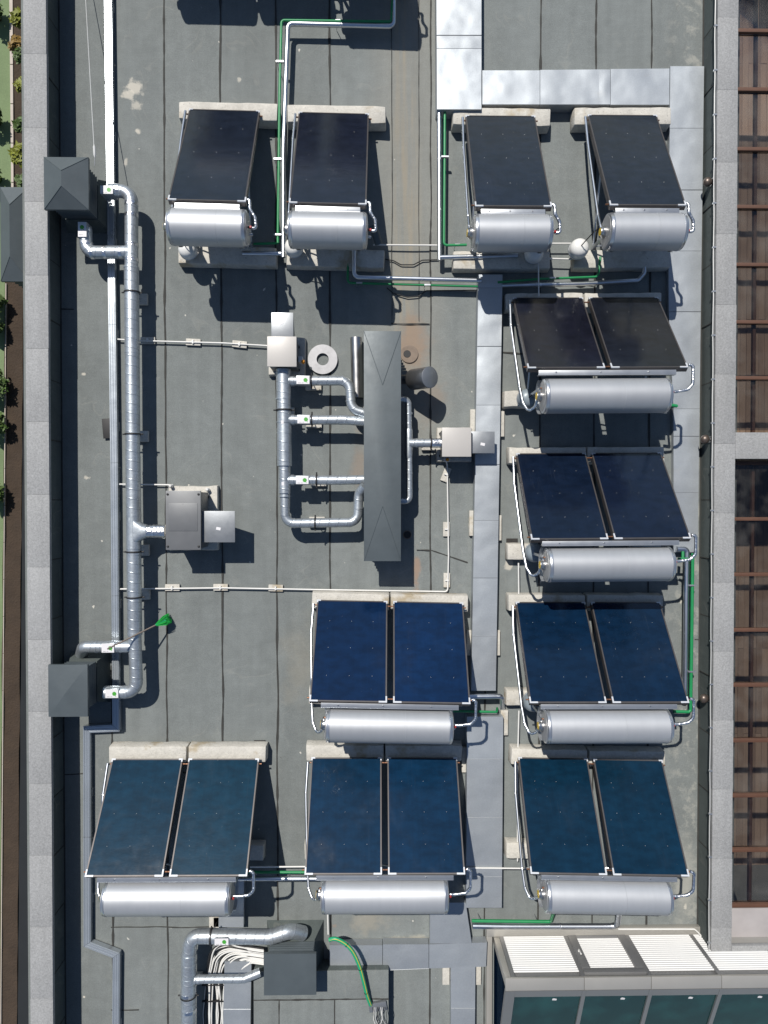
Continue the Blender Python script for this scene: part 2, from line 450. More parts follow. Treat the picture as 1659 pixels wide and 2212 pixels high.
def fillet(pts, r, n=7):
    pts = [Vector(p) for p in pts]
    out = [pts[0]]
    for i in range(1, len(pts) - 1):
        a, b, c = pts[i - 1], pts[i], pts[i + 1]
        u, v = (a - b), (c - b)
        ang = u.angle(v)
        if abs(math.pi - ang) < 0.03: out.append(b); continue
        d = min(r / math.tan(ang / 2), u.length * 0.49, v.length * 0.49)
        p0, p2 = b + u.normalized() * d, b + v.normalized() * d
        rr = d * math.tan(ang / 2)
        cen = b + (u.normalized() + v.normalized()).normalized() * (rr / math.sin(ang / 2))
        e0, e2 = p0 - cen, p2 - cen
        sw = e0.angle(e2)
        for k in range(n + 1):
            s = k / n
            q = (e0 * math.sin((1 - s) * sw) + e2 * math.sin(s * sw)) / math.sin(sw)
            out.append(cen + q)
    out.append(pts[-1])
    return out
def tube(bm, pts, r, seg=16, cap=True):
    pts = [Vector(p) for p in pts]
    n = len(pts)
    rs = r if isinstance(r, (list, tuple)) else [r] * n
    uvl = bm.loops.layers.uv.get('UVMap') or bm.loops.layers.uv.new('UVMap')
    tg = []
    for i in range(n):
        if i == 0: t = pts[1] - pts[0]
        elif i == n - 1: t = pts[-1] - pts[-2]
        else: t = (pts[i + 1] - pts[i]).normalized() + (pts[i] - pts[i - 1]).normalized()
        tg.append(t.normalized())
    a = tg[0].orthogonal().normalized()
    if abs(tg[0].z) < 0.9: a = (Vector((0, 0, 1)) - tg[0] * tg[0].z).normalized()
    rings, L, ls = [], 0.0, []
    for i in range(n):
        a = (a - tg[i] * a.dot(tg[i])).normalized()
        b = tg[i].cross(a)
        if i: L += (pts[i] - pts[i - 1]).length
        ls.append(L)
        rings.append([bm.verts.new(pts[i] + (a * math.cos(2 * math.pi * k / seg) + b * math.sin(2 * math.pi * k / seg)) * rs[i]) for k in range(seg)])
    for i in range(n - 1):
        for k in range(seg):
            k2 = (k + 1) % seg
            f = bm.faces.new((rings[i][k], rings[i][k2], rings[i + 1][k2], rings[i + 1][k]))
            f.smooth = True
            for lp, uv in zip(f.loops, ((k / seg, ls[i]), ((k + 1) / seg, ls[i]), ((k + 1) / seg, ls[i + 1]), (k / seg, ls[i + 1]))):
                lp[uvl].uv = uv
    if cap:
        bm.faces.new(rings[0][::-1]); bm.faces.new(rings[-1])
    return bm
def lathe(bm, prof, seg=24, cen=(0, 0, 0), axis='Z'):
    """prof: list of (radius, height)"""
    rings = []
    for r, h in prof:
        ring = []
        for k in range(seg):
            a = 2 * math.pi * k / seg
            if axis == 'Z': q = Vector((r * math.cos(a), r * math.sin(a), h))
            else: q = Vector((h, r * math.cos(a), r * math.sin(a)))
            ring.append(bm.verts.new(Vector(cen) + q))
        rings.append(ring)
    for i in range(len(rings) - 1):
        for k in range(seg):
            f = bm.faces.new((rings[i][k], rings[i][(k + 1) % seg], rings[i + 1][(k + 1) % seg], rings[i + 1][k]))
            f.smooth = True
    bm.faces.new(rings[0][::-1]); bm.faces.new(rings[-1])
    bmesh.ops.recalc_face_normals(bm, faces=bm.faces)
    return bm
def line(a, b, n=1):
    a, b = Vector(a), Vector(b)
    return [a.lerp(b, i / n) for i in range(n + 1)]
def ring_on(bm, p, d, r, wdt=0.03, seg=20):
    d = Vector(d).normalized()
    return tube(bm, [Vector(p) - d * wdt / 2, Vector(p) + d * wdt / 2], r, seg)

# ------------------------------------------------------------------ roof deck
XL = P(132, 1106, 0).x            # foot of left parapet
XR = P(1516, 900, 0).x            # foot of right parapet
YT, YB = 11.5, -10.5
rf = struct(obj('roof_deck', box(B(), XL - 0.6, XR + 0.6, YB, YT, -0.5, -0.012), 'membrane'))
rf['label'] = 'flat grey bitumen roof deck'
SEAMS = [P(x, 900, 0).x for x in (238, 358, 479, 598, 713)] + [P(930, 700, 0).x, P(1049, 400, 0).x] + [P(x, 75, 0).x for x in (1168, 1287, 1407)]
xs = [XL - 0.02] + SEAMS + [XR + 0.02]
for i in range(len(xs) - 1):
    zt = 0.0 if i % 2 else 0.004
    bm = B()
    nseg = 24
    # the strips sag and swell a little along their length
    vs = []
    for j in range(nseg + 1):
        yy = YB + (YT - YB) * j / nseg
        row = []
        for k in range(7):
            xx = xs[i] + (xs[i + 1] - xs[i]) * k / 6
            dz = 0.004 * mnoise.noise(Vector((xx * 1.3, yy * 0.8, i * 0.3)))
            if i == 5:   # drainage valley
                u = (xx - 0.15) / 1.0
                dz -= 0.012 * max(0, math.sin(max(0, min(1, u)) * math.pi))
            row.append(bm.verts.new((xx, yy, zt + dz + 0.001)))
        vs.append(row)
    for j in range(nseg):
        for k in range(6):
            f = bm.faces.new((vs[j][k], vs[j][k + 1], vs[j + 1][k + 1], vs[j + 1][k])); f.smooth = True
    obj('membrane_sheet', bm, 'membrane', rf)
def seam(p0, p1, wd=0.022, z=0.011, parent=rf, gaps=True, sd=0):
    rnd = random.Random(sd)
    bm = B()
    p0, p1 = Vector(p0), Vector(p1)
    n = max(4, int((p1 - p0).length / 0.10))
    d = (p1 - p0).normalized(); s = Vector((-d.y, d.x, 0))
    prev = None
    for i in range(n + 1):
        p = p0.lerp(p1, i / n)
        off = 0.018 * mnoise.noise(Vector((p.x * 2.1, p.y * 1.1, sd)))
        w2 = wd * (0.30 + 0.85 * abs(mnoise.noise(Vector((p.x * 5.3, p.y * 3.1, sd + 9)))) + rnd.random() * 0.22)
        a = bm.verts.new(p + s * (off + w2) + Vector((0, 0, z))); b = bm.verts.new(p + s * (off - w2) + Vector((0, 0, z)))
        if prev: bm.faces.new((prev[0], prev[1], b, a))
        prev = (a, b)
    bmesh.ops.recalc_face_normals(bm, faces=bm.faces)
    return obj('seam', bm, 'seam', parent)
for i, x in enumerate(SEAMS):
    if i == 6: seam((x, 1.0, 0), (x, YB, 0), sd=i); continue
    if i == 0: seam((x, -2.7, 0), (x, YB, 0), sd=i); continue
    seam((x, YT, 0), (x, YB, 0), 0.024, sd=i)
for k, (x0, y0, x1, y1) in enumerate([(845, 699, 928, 700), (900, 1188, 930, 1189), (395, 1668, 455, 1668), (240, 2002, 470, 2002), (132, 1672, 180, 1670), (1086, 762, 1130, 765),
                                      (132, 668, 160, 668), (1500, 1380, 1516, 1381), (240, 2180, 300, 2180), (930, 1188, 1010, 1215)]):
    seam(P(x0, y0), P(x1, y1), 0.016, 0.013, sd=30 + k)
# valley edges
for k, (x, yt, yb) in enumerate([(846, 0, 700), (905, 0, 700)]):
    seam((P(x, 300).x, 8.6, 0), (P(x, 300).x, 3.0, 0), 0.008, 0.010, sd=50 + k)

# ------------------------------------------------------------------ parapets
CZ = 0.50
def parapet(name, label, xin, xout, xface, side, slabs, y0, y1, cz):
    """side +1: roof lies to the right of it"""
    t = thing(name, (xface, 0, 0), label, 'parapet')
    a, b = sorted((xface, xout + (0.06 if side > 0 else -0.06)))
    obj('wall_core', box(B(), a, b, y0, y1, -6.0, cz - 0.075), 'wall_out', t)
    # membrane dressed up the inner face, one lap per sheet
    yy = y1
    n = 0
    while yy > y0:
        y2 = max(y0, yy - 0.955)
        th = 0.012 if n % 2 else 0.016
        obj('flashing_sheet', box(B(), xface, xface + side * th, y2 + 0.004, yy - 0.004, -0.005, cz - 0.08), 'membrane_wall', t)
        bm = B(); 
        box(bm, xface, xface + side * (th + 0.006), y2 - 0.009, y2 + 0.006, 0.0, cz - 0.08)
        obj('lap_joint', bm, 'seam', t)
        yy = y2; n += 1
    bm = B()
    box(bm, xface, xface + side * 0.034, y0, y1, 0.002, 0.016)
    obj('base_joint', bm, 'seam', t)
    a, b = sorted((xin, xout))
    for i in range(len(slabs) - 1):
        obj('coping_slab', box(B(), a + random.uniform(-.003, .003), b + random.uniform(-.003, .003), slabs[i + 1] + 0.001, slabs[i] - 0.001, cz - 0.07, cz + random.uniform(-.001, .001), 0.0025), 'granite', t)
    return t
CZL = 0.61
slL = [P(80, 276, CZL).y + 1.135 * k for k in range(5, -14, -1)]
PL = parapet('parapet_wall', 'long granite-topped parapet along the left edge of the roof', P(107, 1106, CZL).x, P(58, 1106, CZL).x, XL, 1, slL, YB, YT, CZL)
slR = [P(1560, 350, CZ).y + 1.142 * k for k in range(4, 0, -1)] + [P(1560, v, CZ).y for v in (350, 505, 658, 808, 958, 1108, 1258, 1407, 1556, 1705, 1855, 2005, 2077)]
YC = slR[-1]
XRI, XRO = P(1544, 1000, CZ).x, P(1588, 1000, CZ).x
PR = parapet('parapet_wall', 'granite-topped parapet along the right edge beside the glazed pergola', XRI, XRO, XR, -1, slR, YC, YT, CZ)
# cross copings of the light court on the right
t = thing('cross_wall', (XRO, P(1600, 960, CZ).y, 0), 'short granite-capped cross wall bridging the glazed pergola on the right', 'wall')
ya, yb = P(1620, 934, CZ).y, P(1620, 991, CZ).y
obj('coping_slab', box(B(), XRO + 0.003, XRO + 2.2, yb, ya, CZ - 0.07, CZ, 0.006), 'granite', t)
obj('wall_core', box(B(), XRO + 0.05, XRO + 2.2, yb + 0.05, ya - 0.05, -3.0, CZ - 0.075), 'wall_out', t)
t = thing('cross_wall', (XRO, YC + 0.25, 0), 'granite-capped return wall at the lower right corner above the louvres', 'wall')
ya = P(1620, 2043, CZ).y
obj('coping_slab', box(B(), XRO + 0.003, XRO + 2.2, YC, ya, CZ - 0.07, CZ, 0.006), 'granite', t)
obj('wall_core', box(B(), XRO + 0.05, XRO + 2.2, YC + 0.05, ya - 0.05, -3.0, CZ - 0.075), 'wall_out', t)

# lightning wire with clips along the right coping
cw = thing('lightning_conductor', (XRI - 0.03, 0, CZ), 'thin clipped lightning wire running along the inner edge of the right coping', 'wire')
pts = [(XRI - 0.035 + 0.004 * math.sin(k * 1.7), YC + (YT - YC) * k / 60, CZ - 0.015) for k in range(61)]
obj('wire', tube(B(), pts, 0.008, 6), 'rope', cw)
for k in range(28):
    yk = YC + 0.3 + k * 0.70
    if yk < YT: obj('clip', box(B(), XRI - 0.05, XRI + 0.004, yk - 0.012, yk + 0.012, CZ - 0.04, CZ - 0.002), 'alu', cw)

# ------------------------------------------------------------------ lower court on the left
ZG = -3.0
xg = P(64, 1106, ZG).x
gr = struct(obj('ground', box(B(), -60, xg, -60, 60, ZG - 0.3, ZG), 'turf'))
gw = struct(obj('lower_ground', box(B(), xg + 0.002, 60, -60, 60, -6.3, -6.0), 'dark_matt'))
pb = thing('planting_bed', P(20, 1106, ZG), 'long brown soil bed outside the left parapet', 'planting bed')
def soil(xa, ya, xb, yb, xc, xd, mat, z, nm):
    """quad strip: left edge xa (at ya) to xb (at yb), right edge xc to xd"""
    bm = B(); n = 40; vs = []
    for j in range(n + 1):
        f = j / n; yy = ya + (yb - ya) * f
        row = []
        for k in range(9):
            q = P((xa + (xb - xa) * f) * (1 - k / 8) + (xc + (xd - xc) * f) * k / 8, yy, ZG)
            q.z = ZG + z + (0.035 * mnoise.noise(q * 1.4) if mat == 'soil' else 0)
            row.append(bm.verts.new(q))
        vs.append(row)
    for j in range(n):
        for k in range(8):
            f = bm.faces.new((vs[j][k], vs[j + 1][k], vs[j + 1][k + 1], vs[j][k + 1])); f.smooth = True
    bmesh.ops.recalc_face_normals(bm, faces=bm.faces)
    return obj(nm, bm, mat, pb)
soil(26, -200, 30, 500, 66, 70, 'soil', 0.06, 'soil')
soil(14, 560, 1, 2400, 54, 38, 'soil', 0.06, 'soil')
soil(53, 560, 37, 2400, 76, 80, 'dark_matt', 0.04, 'dark_strip')  # flat near-black strip between the soil and the parapet
for k in range(8):
    y0, y1 = -200 + k * 85, -200 + (k + 1) * 85 - 2
    xl = lambda y: 18 + 6 * (y + 200) / 600
    p = [P(xl(y0), y0, ZG + .1), P(xl(y0) + 8 - 3 * (y0 + 200) / 600, y0, ZG + .1), P(xl(y1) + 8 - 3 * (y1 + 200) / 600, y1, ZG + .1), P(xl(y1), y1, ZG + .1)]
    dz = Vector((0, 0, -.2))
    bm = B(); hexa(bm, [p[3] + dz, p[2] + dz, p[1] + dz, p[0] + dz, p[3], p[2], p[1], p[0]])
    obj('kerb_stone', bm, 'kerb', pb)
for k in range(22):
    y0, y1 = 612 + k * 80, 612 + (k + 1) * 80 - 1
    xl = lambda y: 12.2 - 13 * (y - 560) / 1840
    p = [P(xl(y0), y0, ZG + .09), P(xl(y0) + 1.6, y0, ZG + .09), P(xl(y1) + 1.6, y1, ZG + .09), P(xl(y1), y1, ZG + .09)]
    dz = Vector((0, 0, -.2))
    bm = B(); hexa(bm, [p[3] + dz, p[2] + dz, p[1] + dz, p[0] + dz, p[3], p[2], p[1], p[0]])
    obj('kerb_stone', bm, 'kerb', pb)

def bush(px, py, r, zz, leafm, label, nm='garden_shrub', n=260):
    rnd = random.Random(int(px * 31 + py))
    c = P(px, py, zz)
    t = thing(nm, (c.x, c.y, ZG), label, 'shrub', 'shrubs below the left parapet')
    bm = B()
    for k in range(n):
        th, ph = rnd.uniform(0, 6.283), math.acos(rnd.uniform(-0.3, 1))
        rr = r * (0.35 + 0.65 * rnd.random() ** 0.5) * (0.75 + 0.5 * mnoise.noise(Vector((math.cos(th) * 1.6, math.sin(th) * 1.6, px))))
        q = Vector((c.x + rr * math.sin(ph) * math.cos(th), c.y + rr * math.sin(ph) * math.sin(th), zz + rr * math.cos(ph) * 0.8))
        s = rnd.uniform(0.035, 0.075)
        e = Matrix.Rotation(rnd.uniform(0, 6.28), 3, 'Z') @ Matrix.Rotation(rnd.uniform(-0.9, 0.9), 3, 'X')
        vv = [bm.verts.new(q + e @ Vector(w3)) for w3 in ((-s * .45, 0, 0), (0, -s, 0), (s * .45, 0, s * .1), (0, s, 0))]
        bm.faces.new(vv)
    obj('foliage', bm, leafm, t)
    bm = B()
    for k in range(5):
        a = k * 1.26
        tube(bm, [(c.x, c.y, ZG - 0.05), (c.x + 0.3 * r * math.cos(a), c.y + 0.3 * r * math.sin(a), (ZG + zz) / 2), (c.x + 0.6 * r * math.cos(a), c.y + 0.6 * r * math.sin(a), zz + 0.1)], [0.02, 0.014, 0.006], 6)
    obj('stem', bm, 'stem', t)
zb = ZG + 0.45
for a in [(40, 42, .20, 'leaf_y', 'small bright green shrub at the top end of the soil bed'), (39, 98, .19, 'leaf_r', 'rusty orange tipped shrub in the soil bed'),
          (45, 122, .16, 'leaf', 'dark shrub touching the rusty orange one in the soil bed'),
          (48, 188, .18, 'leaf_y', 'yellow green shrub half hidden by the left coping'), (48, 275, .22, 'leaf', 'dark green shrub in the middle of the soil bed'),
          (46, 335, .27, 'leaf_y', 'largest yellow shrub in the soil bed above the grey roof cowl'), (51, 392, .2, 'leaf', 'olive shrub just above the grey roof cowl')]:
    bush(a[0], a[1], a[2], zb, a[3], a[4])
for a in [(-6, 20, .3, 'dark leafy shrub at the upper left corner on the green court'), (-7, 250, .32, 'dark leafy shrub on green court beside the kerb'), (-7, 375, .28, 'dark leafy shrub on green court just above the cowl'),
          (-5, 650, .35, 'dark leafy shrub just below the left cowl'), (-6, 700, .3, 'second dark leafy shrub below the left cowl'), (-4, 830, .38, 'big dark leafy shrub level with the round disc'),
          (-3, 915, .42, 'largest dark leafy shrub at the left picture edge'), (-6, 1065, .34, 'lowest dark leafy shrub at the left picture edge')]:
    bush(a[0] - 12, a[1], a[2] * .9, ZG + 0.30, 'leaf', a[3], n=420)

# ------------------------------------------------------------------ roof cowls (louvred vents)
def cowl(x0, y0, x1, y1, ze, zlow, label, rise=0.16, ridge=0.25, inset=0.065, blades=6, plinth=0.09, mat='slate', pz=None, base=0.0, axis='Y'):
    a, b = P(x0, y0, ze), P(x1, y1, ze)
    xa, xb, ya, yb = a.x, b.x, b.y, a.y
    cx, cy = (xa + xb) / 2, (ya + yb) / 2
    t = thing('roof_cowl', (cx, cy, base), label, 'roof vent', 'louvred roof cowls')
    bm = B()
    lo = [(xa, ya), (xb, ya), (xb, yb), (xa, yb)]
    v0 = [bm.verts.new((x, y, ze - 0.05)) for x, y in lo]
    v1 = [bm.verts.new((x, y, ze)) for x, y in lo]
    if axis == 'Y':
        r0 = bm.verts.new((cx, ya + ridge, ze + rise)); r1 = bm.verts.new((cx, yb - ridge, ze + rise))
        top = [(v1[0], v1[1], r0), (v1[1], v1[2], r1, r0), (v1[2], v1[3], r1), (v1[3], v1[0], r0, r1)]
    for i in range(4): bm.faces.new((v0[i], v0[(i + 1) % 4], v1[(i + 1) % 4], v1[i]))
    for f in top: bm.faces.new(f)
    bm.faces.new(v0[::-1])
    cap = obj('cap', bm, mat, t)
    # standing folds along the hips
    for p, q in () if rise < .1 else ((v1 and lo[0], (cx, ya + ridge)), (lo[1], (cx, ya + ridge)), (lo[2], (cx, yb - ridge)), (lo[3], (cx, yb - ridge))):
        obj('hip_fold', tube(B(), [(p[0], p[1], ze + 0.001), (q[0], q[1], ze + rise + 0.001)], 0.0045, 6), mat, cap)
    xi0, xi1, yi0, yi1 = xa + inset, xb - inset, ya + inset, yb - inset
    obj('core', box(B(), xi0 + .05, xi1 - .05, yi0 + .05, yi1 - .05, base, ze - 0.055), 'dark', t)
    for k in range(blades):
        zt = ze - 0.07 - (ze - 0.07 - zlow) * k / blades
        h = (ze - 0.07 - zlow) / blades * 0.42
        o = 0.017
        bm = B()
        A = [(xi0, yi0), (xi1, yi0), (xi1, yi1), (xi0, yi1)]
        Bq = [(xi0 + o, yi0 + o), (xi1 - o, yi0 + o), (xi1 - o, yi1 - o), (xi0 + o, yi1 - o)]
        lo_ = [bm.verts.new((x, y, zt - h)) for x, y in A]; hi_ = [bm.verts.new((x, y, zt)) for x, y in Bq]
        lo2 = [bm.verts.new((x, y, zt - h - 0.008)) for x, y in A]
        for i in range(4):
            bm.faces.new((lo_[i], lo_[(i + 1) % 4], hi_[(i + 1) % 4], hi_[i])); bm.faces.new((lo2[i], lo2[(i + 1) % 4], lo_[(i + 1) % 4], lo_[i]))
        obj('louvre_blade', bm, mat, t)
    # membrane-clad plinth flaring to the roof
    bm = B()
    g = plinth
    hexa(bm, [(xi0 - g, yi0 - g, base - 0.002), (xi1 + g, yi0 - g, base - 0.002), (xi1 + g, yi1 + g, base - 0.002), (xi0 - g, yi1 + g, base - 0.002),
              (xi0 + .01, yi0 + .01, zlow - 0.03), (xi1 - .01, yi0 + .01, zlow - 0.03), (xi1 - .01, yi1 - .01, zlow - 0.03), (xi0 + .01, yi1 - .01, zlow - 0.03)])
    obj('plinth', bm, 'membrane_wall', t)
    return t
cowl(94.5, 339, 191.5, 453, 0.86, 0.34, 'hipped slate-grey louvred cowl overhanging the left parapet near the top', 0.17, 0.28)
cowl(104, 1436, 189.5, 1548, 0.86, 0.34, 'flat slate-grey louvred cowl overhanging the left parapet near the bottom', 0.05, 0.40)
cowl(786, 715, 866, 1212, 0.80, 0.30, 'very long narrow slate-grey cowl in the middle of the roof', 0.15, 0.85, 0.06, 6, 0.05)
cowl(0, 404, 63, 608, -0.25, -1.0, 'grey hipped cowl standing below and outside the left parapet', 0.16, 0.36, base=-3.0, mat='slate')

# ------------------------------------------------------------------ glazed pergola right of the parapet
ZP = 0.30
bx0 = XRO + 0.02
pg = thing('glazed_pergola', (bx0, 0, -3), 'glazed pergola of rust-brown beams beyond the right parapet', 'pergola')
for v in (-60, 65, 192, 321, 446, 571, 695, 816, 1000, 1121, 1241, 1361, 1480, 1600, 1719, 1837, 1957):
    yk = P(1620, v, ZP).y
    obj('cross_beam', box(B(), bx0, bx0 + 2.1, yk - 0.028, yk + 0.028, ZP - 0.10, ZP, 0.004), 'rust', pg)
yv = [P(1620, v, ZP).y for v in (-60, 65, 192, 321, 446, 571, 695, 816, 933)]
yv2 = [P(1620, v, ZP).y for v in (1000, 1121, 1241, 1361, 1480, 1600, 1719, 1837, 1957)]
xm = P(1633, 1300, ZP).x
for seq in (yv, yv2):
    obj('long_rail', box(B(), xm - 0.025, xm + 0.025, seq[-1], seq[0], ZP - 0.16, ZP - 0.105), 'rust', pg)
    obj('long_rail', box(B(), bx0 + 2.05, bx0 + 2.1, seq[-1], seq[0], ZP - 0.16, ZP - 0.105), 'rust', pg)
    for i in range(len(seq) - 1):
        for (a, b) in ((bx0, xm - 0.003), (xm + 0.003, bx0 + 2.1)):
            bm = B(); zz = ZP - 0.06
            y0_, y1_ = seq[i + 1] + 0.032, seq[i] - 0.032
            box(bm, a, b, y0_, y1_, zz, zz + 0.008)
            obj('glass_pane', bm, 'pane', pg)
dk = struct(obj('timber_deck', box(B(), XRO - 0.3, XRO + 2.4, YC, YT, -2.3, -2.1), 'dark_matt'))
for i in range(17):
    x0 = P(1573, 1000, -2.0).x + i * 0.122
    if x0 > XRO + 2.2: break
    wd = 0.116
    ln = [YT, 8.6, 3.6, -0.8, -4.6, -8.2] if i % 2 else [YT, 6.2, 1.2, -2.9, -7.2, -8.2]
    for j in range(len(ln) - 1):
        obj('deck_board', box(B(), x0, x0 + wd, ln[j + 1] + 0.004, ln[j] - 0.004, -2.08, -2.04 + 0.004 * ((i * 7 + j) % 3)), 'wood', dk)
obj('back_wall', box(B(), XRO + 2.15, XRO + 2.3, YC, YT, -2.1, 0.1), 'wall_out', dk)
tag(obj('stone_slab', box(B(), XRO + 0.03, XRO + 2.1, P(1620, 2043, 0.0).y + 0.03, P(1620, 1962, 0.2).y, 0.12, 0.2, 0.01), 'marble'), 'smeared grey marble slab at the lower end of the pergola', 'slab')

# ------------------------------------------------------------------ sheet metal covers over the pipe runs
def cover(label, segs, h, name='duct_cover', feet=()):
    """segs: list of quads in survey coords [(x0,y0),(x1,y0'),(x1',y1),(x0',y1)] clockwise from top left"""
    c = P(sum(p[0] for p in segs[0]) / 4, sum(p[1] for p in segs[0]) / 4, 0)
    t = thing(name, c, label, 'duct cover', 'aluminium duct covers')
    for i, q in enumerate(segs):
        hh = h + (0.003 if i % 2 else 0.0)
        a = [P(x, y, hh) for x, y in q]
        bm = B()
        n = 5
        # slightly cushioned top sheet
        g = [[None] * (n + 1) for _ in range(n + 1)]
        for r in range(n + 1):
            for s in range(n + 1):
                u, v = s / n, r / n
                p = a[0].lerp(a[1], u).lerp(a[3].lerp(a[2], u), v)
                dz = 0.007 * math.sin(u * math.pi) * math.sin(v * math.pi) + 0.004 * mnoise.noise(Vector((p.x * 2.3, p.y * 2.3, i)))
                if r in (0, n) or s in (0, n): dz = 0
                g[r][s] = bm.verts.new(p + Vector((0, 0, dz)))
        for r in range(n):
            for s in range(n):
                f = bm.faces.new((g[r][s], g[r + 1][s], g[r + 1][s + 1], g[r][s + 1])); f.smooth = True
        lo = {}
        def dn(v):
            if v not in lo: lo[v] = bm.verts.new((v.co.x, v.co.y, 0.016))
            return lo[v]
        edge = [g[0][s] for s in range(n + 1)] + [g[r][n] for r in range(1, n + 1)] + [g[n][s] for s in range(n - 1, -1, -1)] + [g[r][0] for r in range(n - 1, 0, -1)]
        for k in range(len(edge)):
            e0, e1 = edge[k], edge[(k + 1) % len(edge)]
            bm.faces.new((e0, e1, dn(e1), dn(e0)))
        bmesh.ops.recalc_face_normals(bm, faces=bm.faces)
        sh = obj('cover_sheet', bm, 'cover', t)
        # folded lap at the end of the sheet
        if i < len(segs) - 1:
            bm = B()
            lap = tube(bm, [a[3] + Vector((0, 0, 0.002)), a[2] + Vector((0, 0, 0.002))], 0.004, 6)
            if abs(a[3].y - segs[i + 1][0][1]) >= 0: obj('lap_joint', bm, 'hood', sh)
    for (x, y) in feet:
        p = P(x, y, 0.05)
        obj('foot', box(B(), p.x - 0.06, p.x + 0.06, p.y - 0.21, p.y + 0.21, 0.013, 0.085, 0.01), 'concrete', t)
    return t
def vseg(ys, lx, rx):
    """vertical run: ys list, lx/rx functions of y"""
    return [[(lx(ys[i]), ys[i]), (rx(ys[i]), ys[i]), (rx(ys[i + 1]), ys[i + 1]), (lx(ys[i + 1]), ys[i + 1])] for i in range(len(ys) - 1)]
def lin(y0, a, y1, b): return lambda y: a + (b - a) * (y - y0) / (y1 - y0)
cover('wide bright aluminium cover descending from the top edge', vseg([-160, -20, 76, 105, 236], lin(0, 943, 236, 944), lin(0, 1040, 236, 1040)), 0.30)
cover('dented aluminium cover crossing above the two right single heaters', [
    [(1042, 152), (1166, 152), (1166, 226), (1042, 226)], [(1167, 151), (1294, 150), (1294, 226), (1167, 226)], [(1294, 150), (1318, 150), (1318, 226), (1294, 226)], [(1319, 149), (1446, 148), (1446, 226), (1319, 226)]], 0.24)
cover('long flat aluminium cover beside the right parapet', vseg([143, 277, 410, 542, 673, 883, 942, 1064, 1193], lambda y: 1448 - 5 * (y - 143) / 500 if y < 640 else 1443 + min(12, (y - 640) * 0.05), lin(143, 1521, 1193, 1507)), 0.10)
cover('narrow aluminium cover running down between the middle and right columns', vseg([593, 622, 748, 875, 1003, 1124, 1248, 1374, 1492], lin(593, 1033.5, 1492, 1018), lin(593, 1085.5, 1492, 1071)), 0.22,
      feet=[(1023, 912), (1081, 916), (1021, 1130), (1075, 1140), (1015, 1388), (1072, 1388)])
cover('broad blue-grey aluminium cover between lower middle and lower right heaters', vseg([1548, 1640, 1766, 1894, 1961], lin(1548, 1009, 1961, 1007), lin(1548, 1087, 1961, 1084)), 0.22, feet=[(1089, 1560), (1005, 1640)])
cover('aluminium cover elbow below the lower middle heater', [[(929, 1950), (1006, 1950), (1019, 2038), (929, 2038)]], 0.20)
cover('scratched aluminium cover crossing right of the bottom cowl', [[(712, 2042), (826, 2042), (826, 2096), (712, 2096)], [(827, 2040), (926, 2040), (926, 2092), (827, 2096)], [(927, 2040), (1052, 2036), (1050, 2088), (927, 2092)]], 0.18)
cover('short aluminium cover leaving the bottom edge beside the glass lantern', vseg([2086, 2178, 2290], lin(2086, 974, 2212, 974), lin(2086, 1027, 2212, 1026)), 0.18, feet=[(1031, 2098), (963, 2098)])
cover('aluminium cover disappearing under the bottom left tank', vseg([1880, 2003], lin(1880, 474, 2003, 472), lin(1880, 527, 2003, 526)), 0.16, feet=[(469, 1992)])
cover('aluminium cover beside the white cable bundle at the bottom', vseg([2077, 2180, 2300], lin(2077, 485, 2212, 482), lin(2077, 543, 2212, 541)), 0.16)

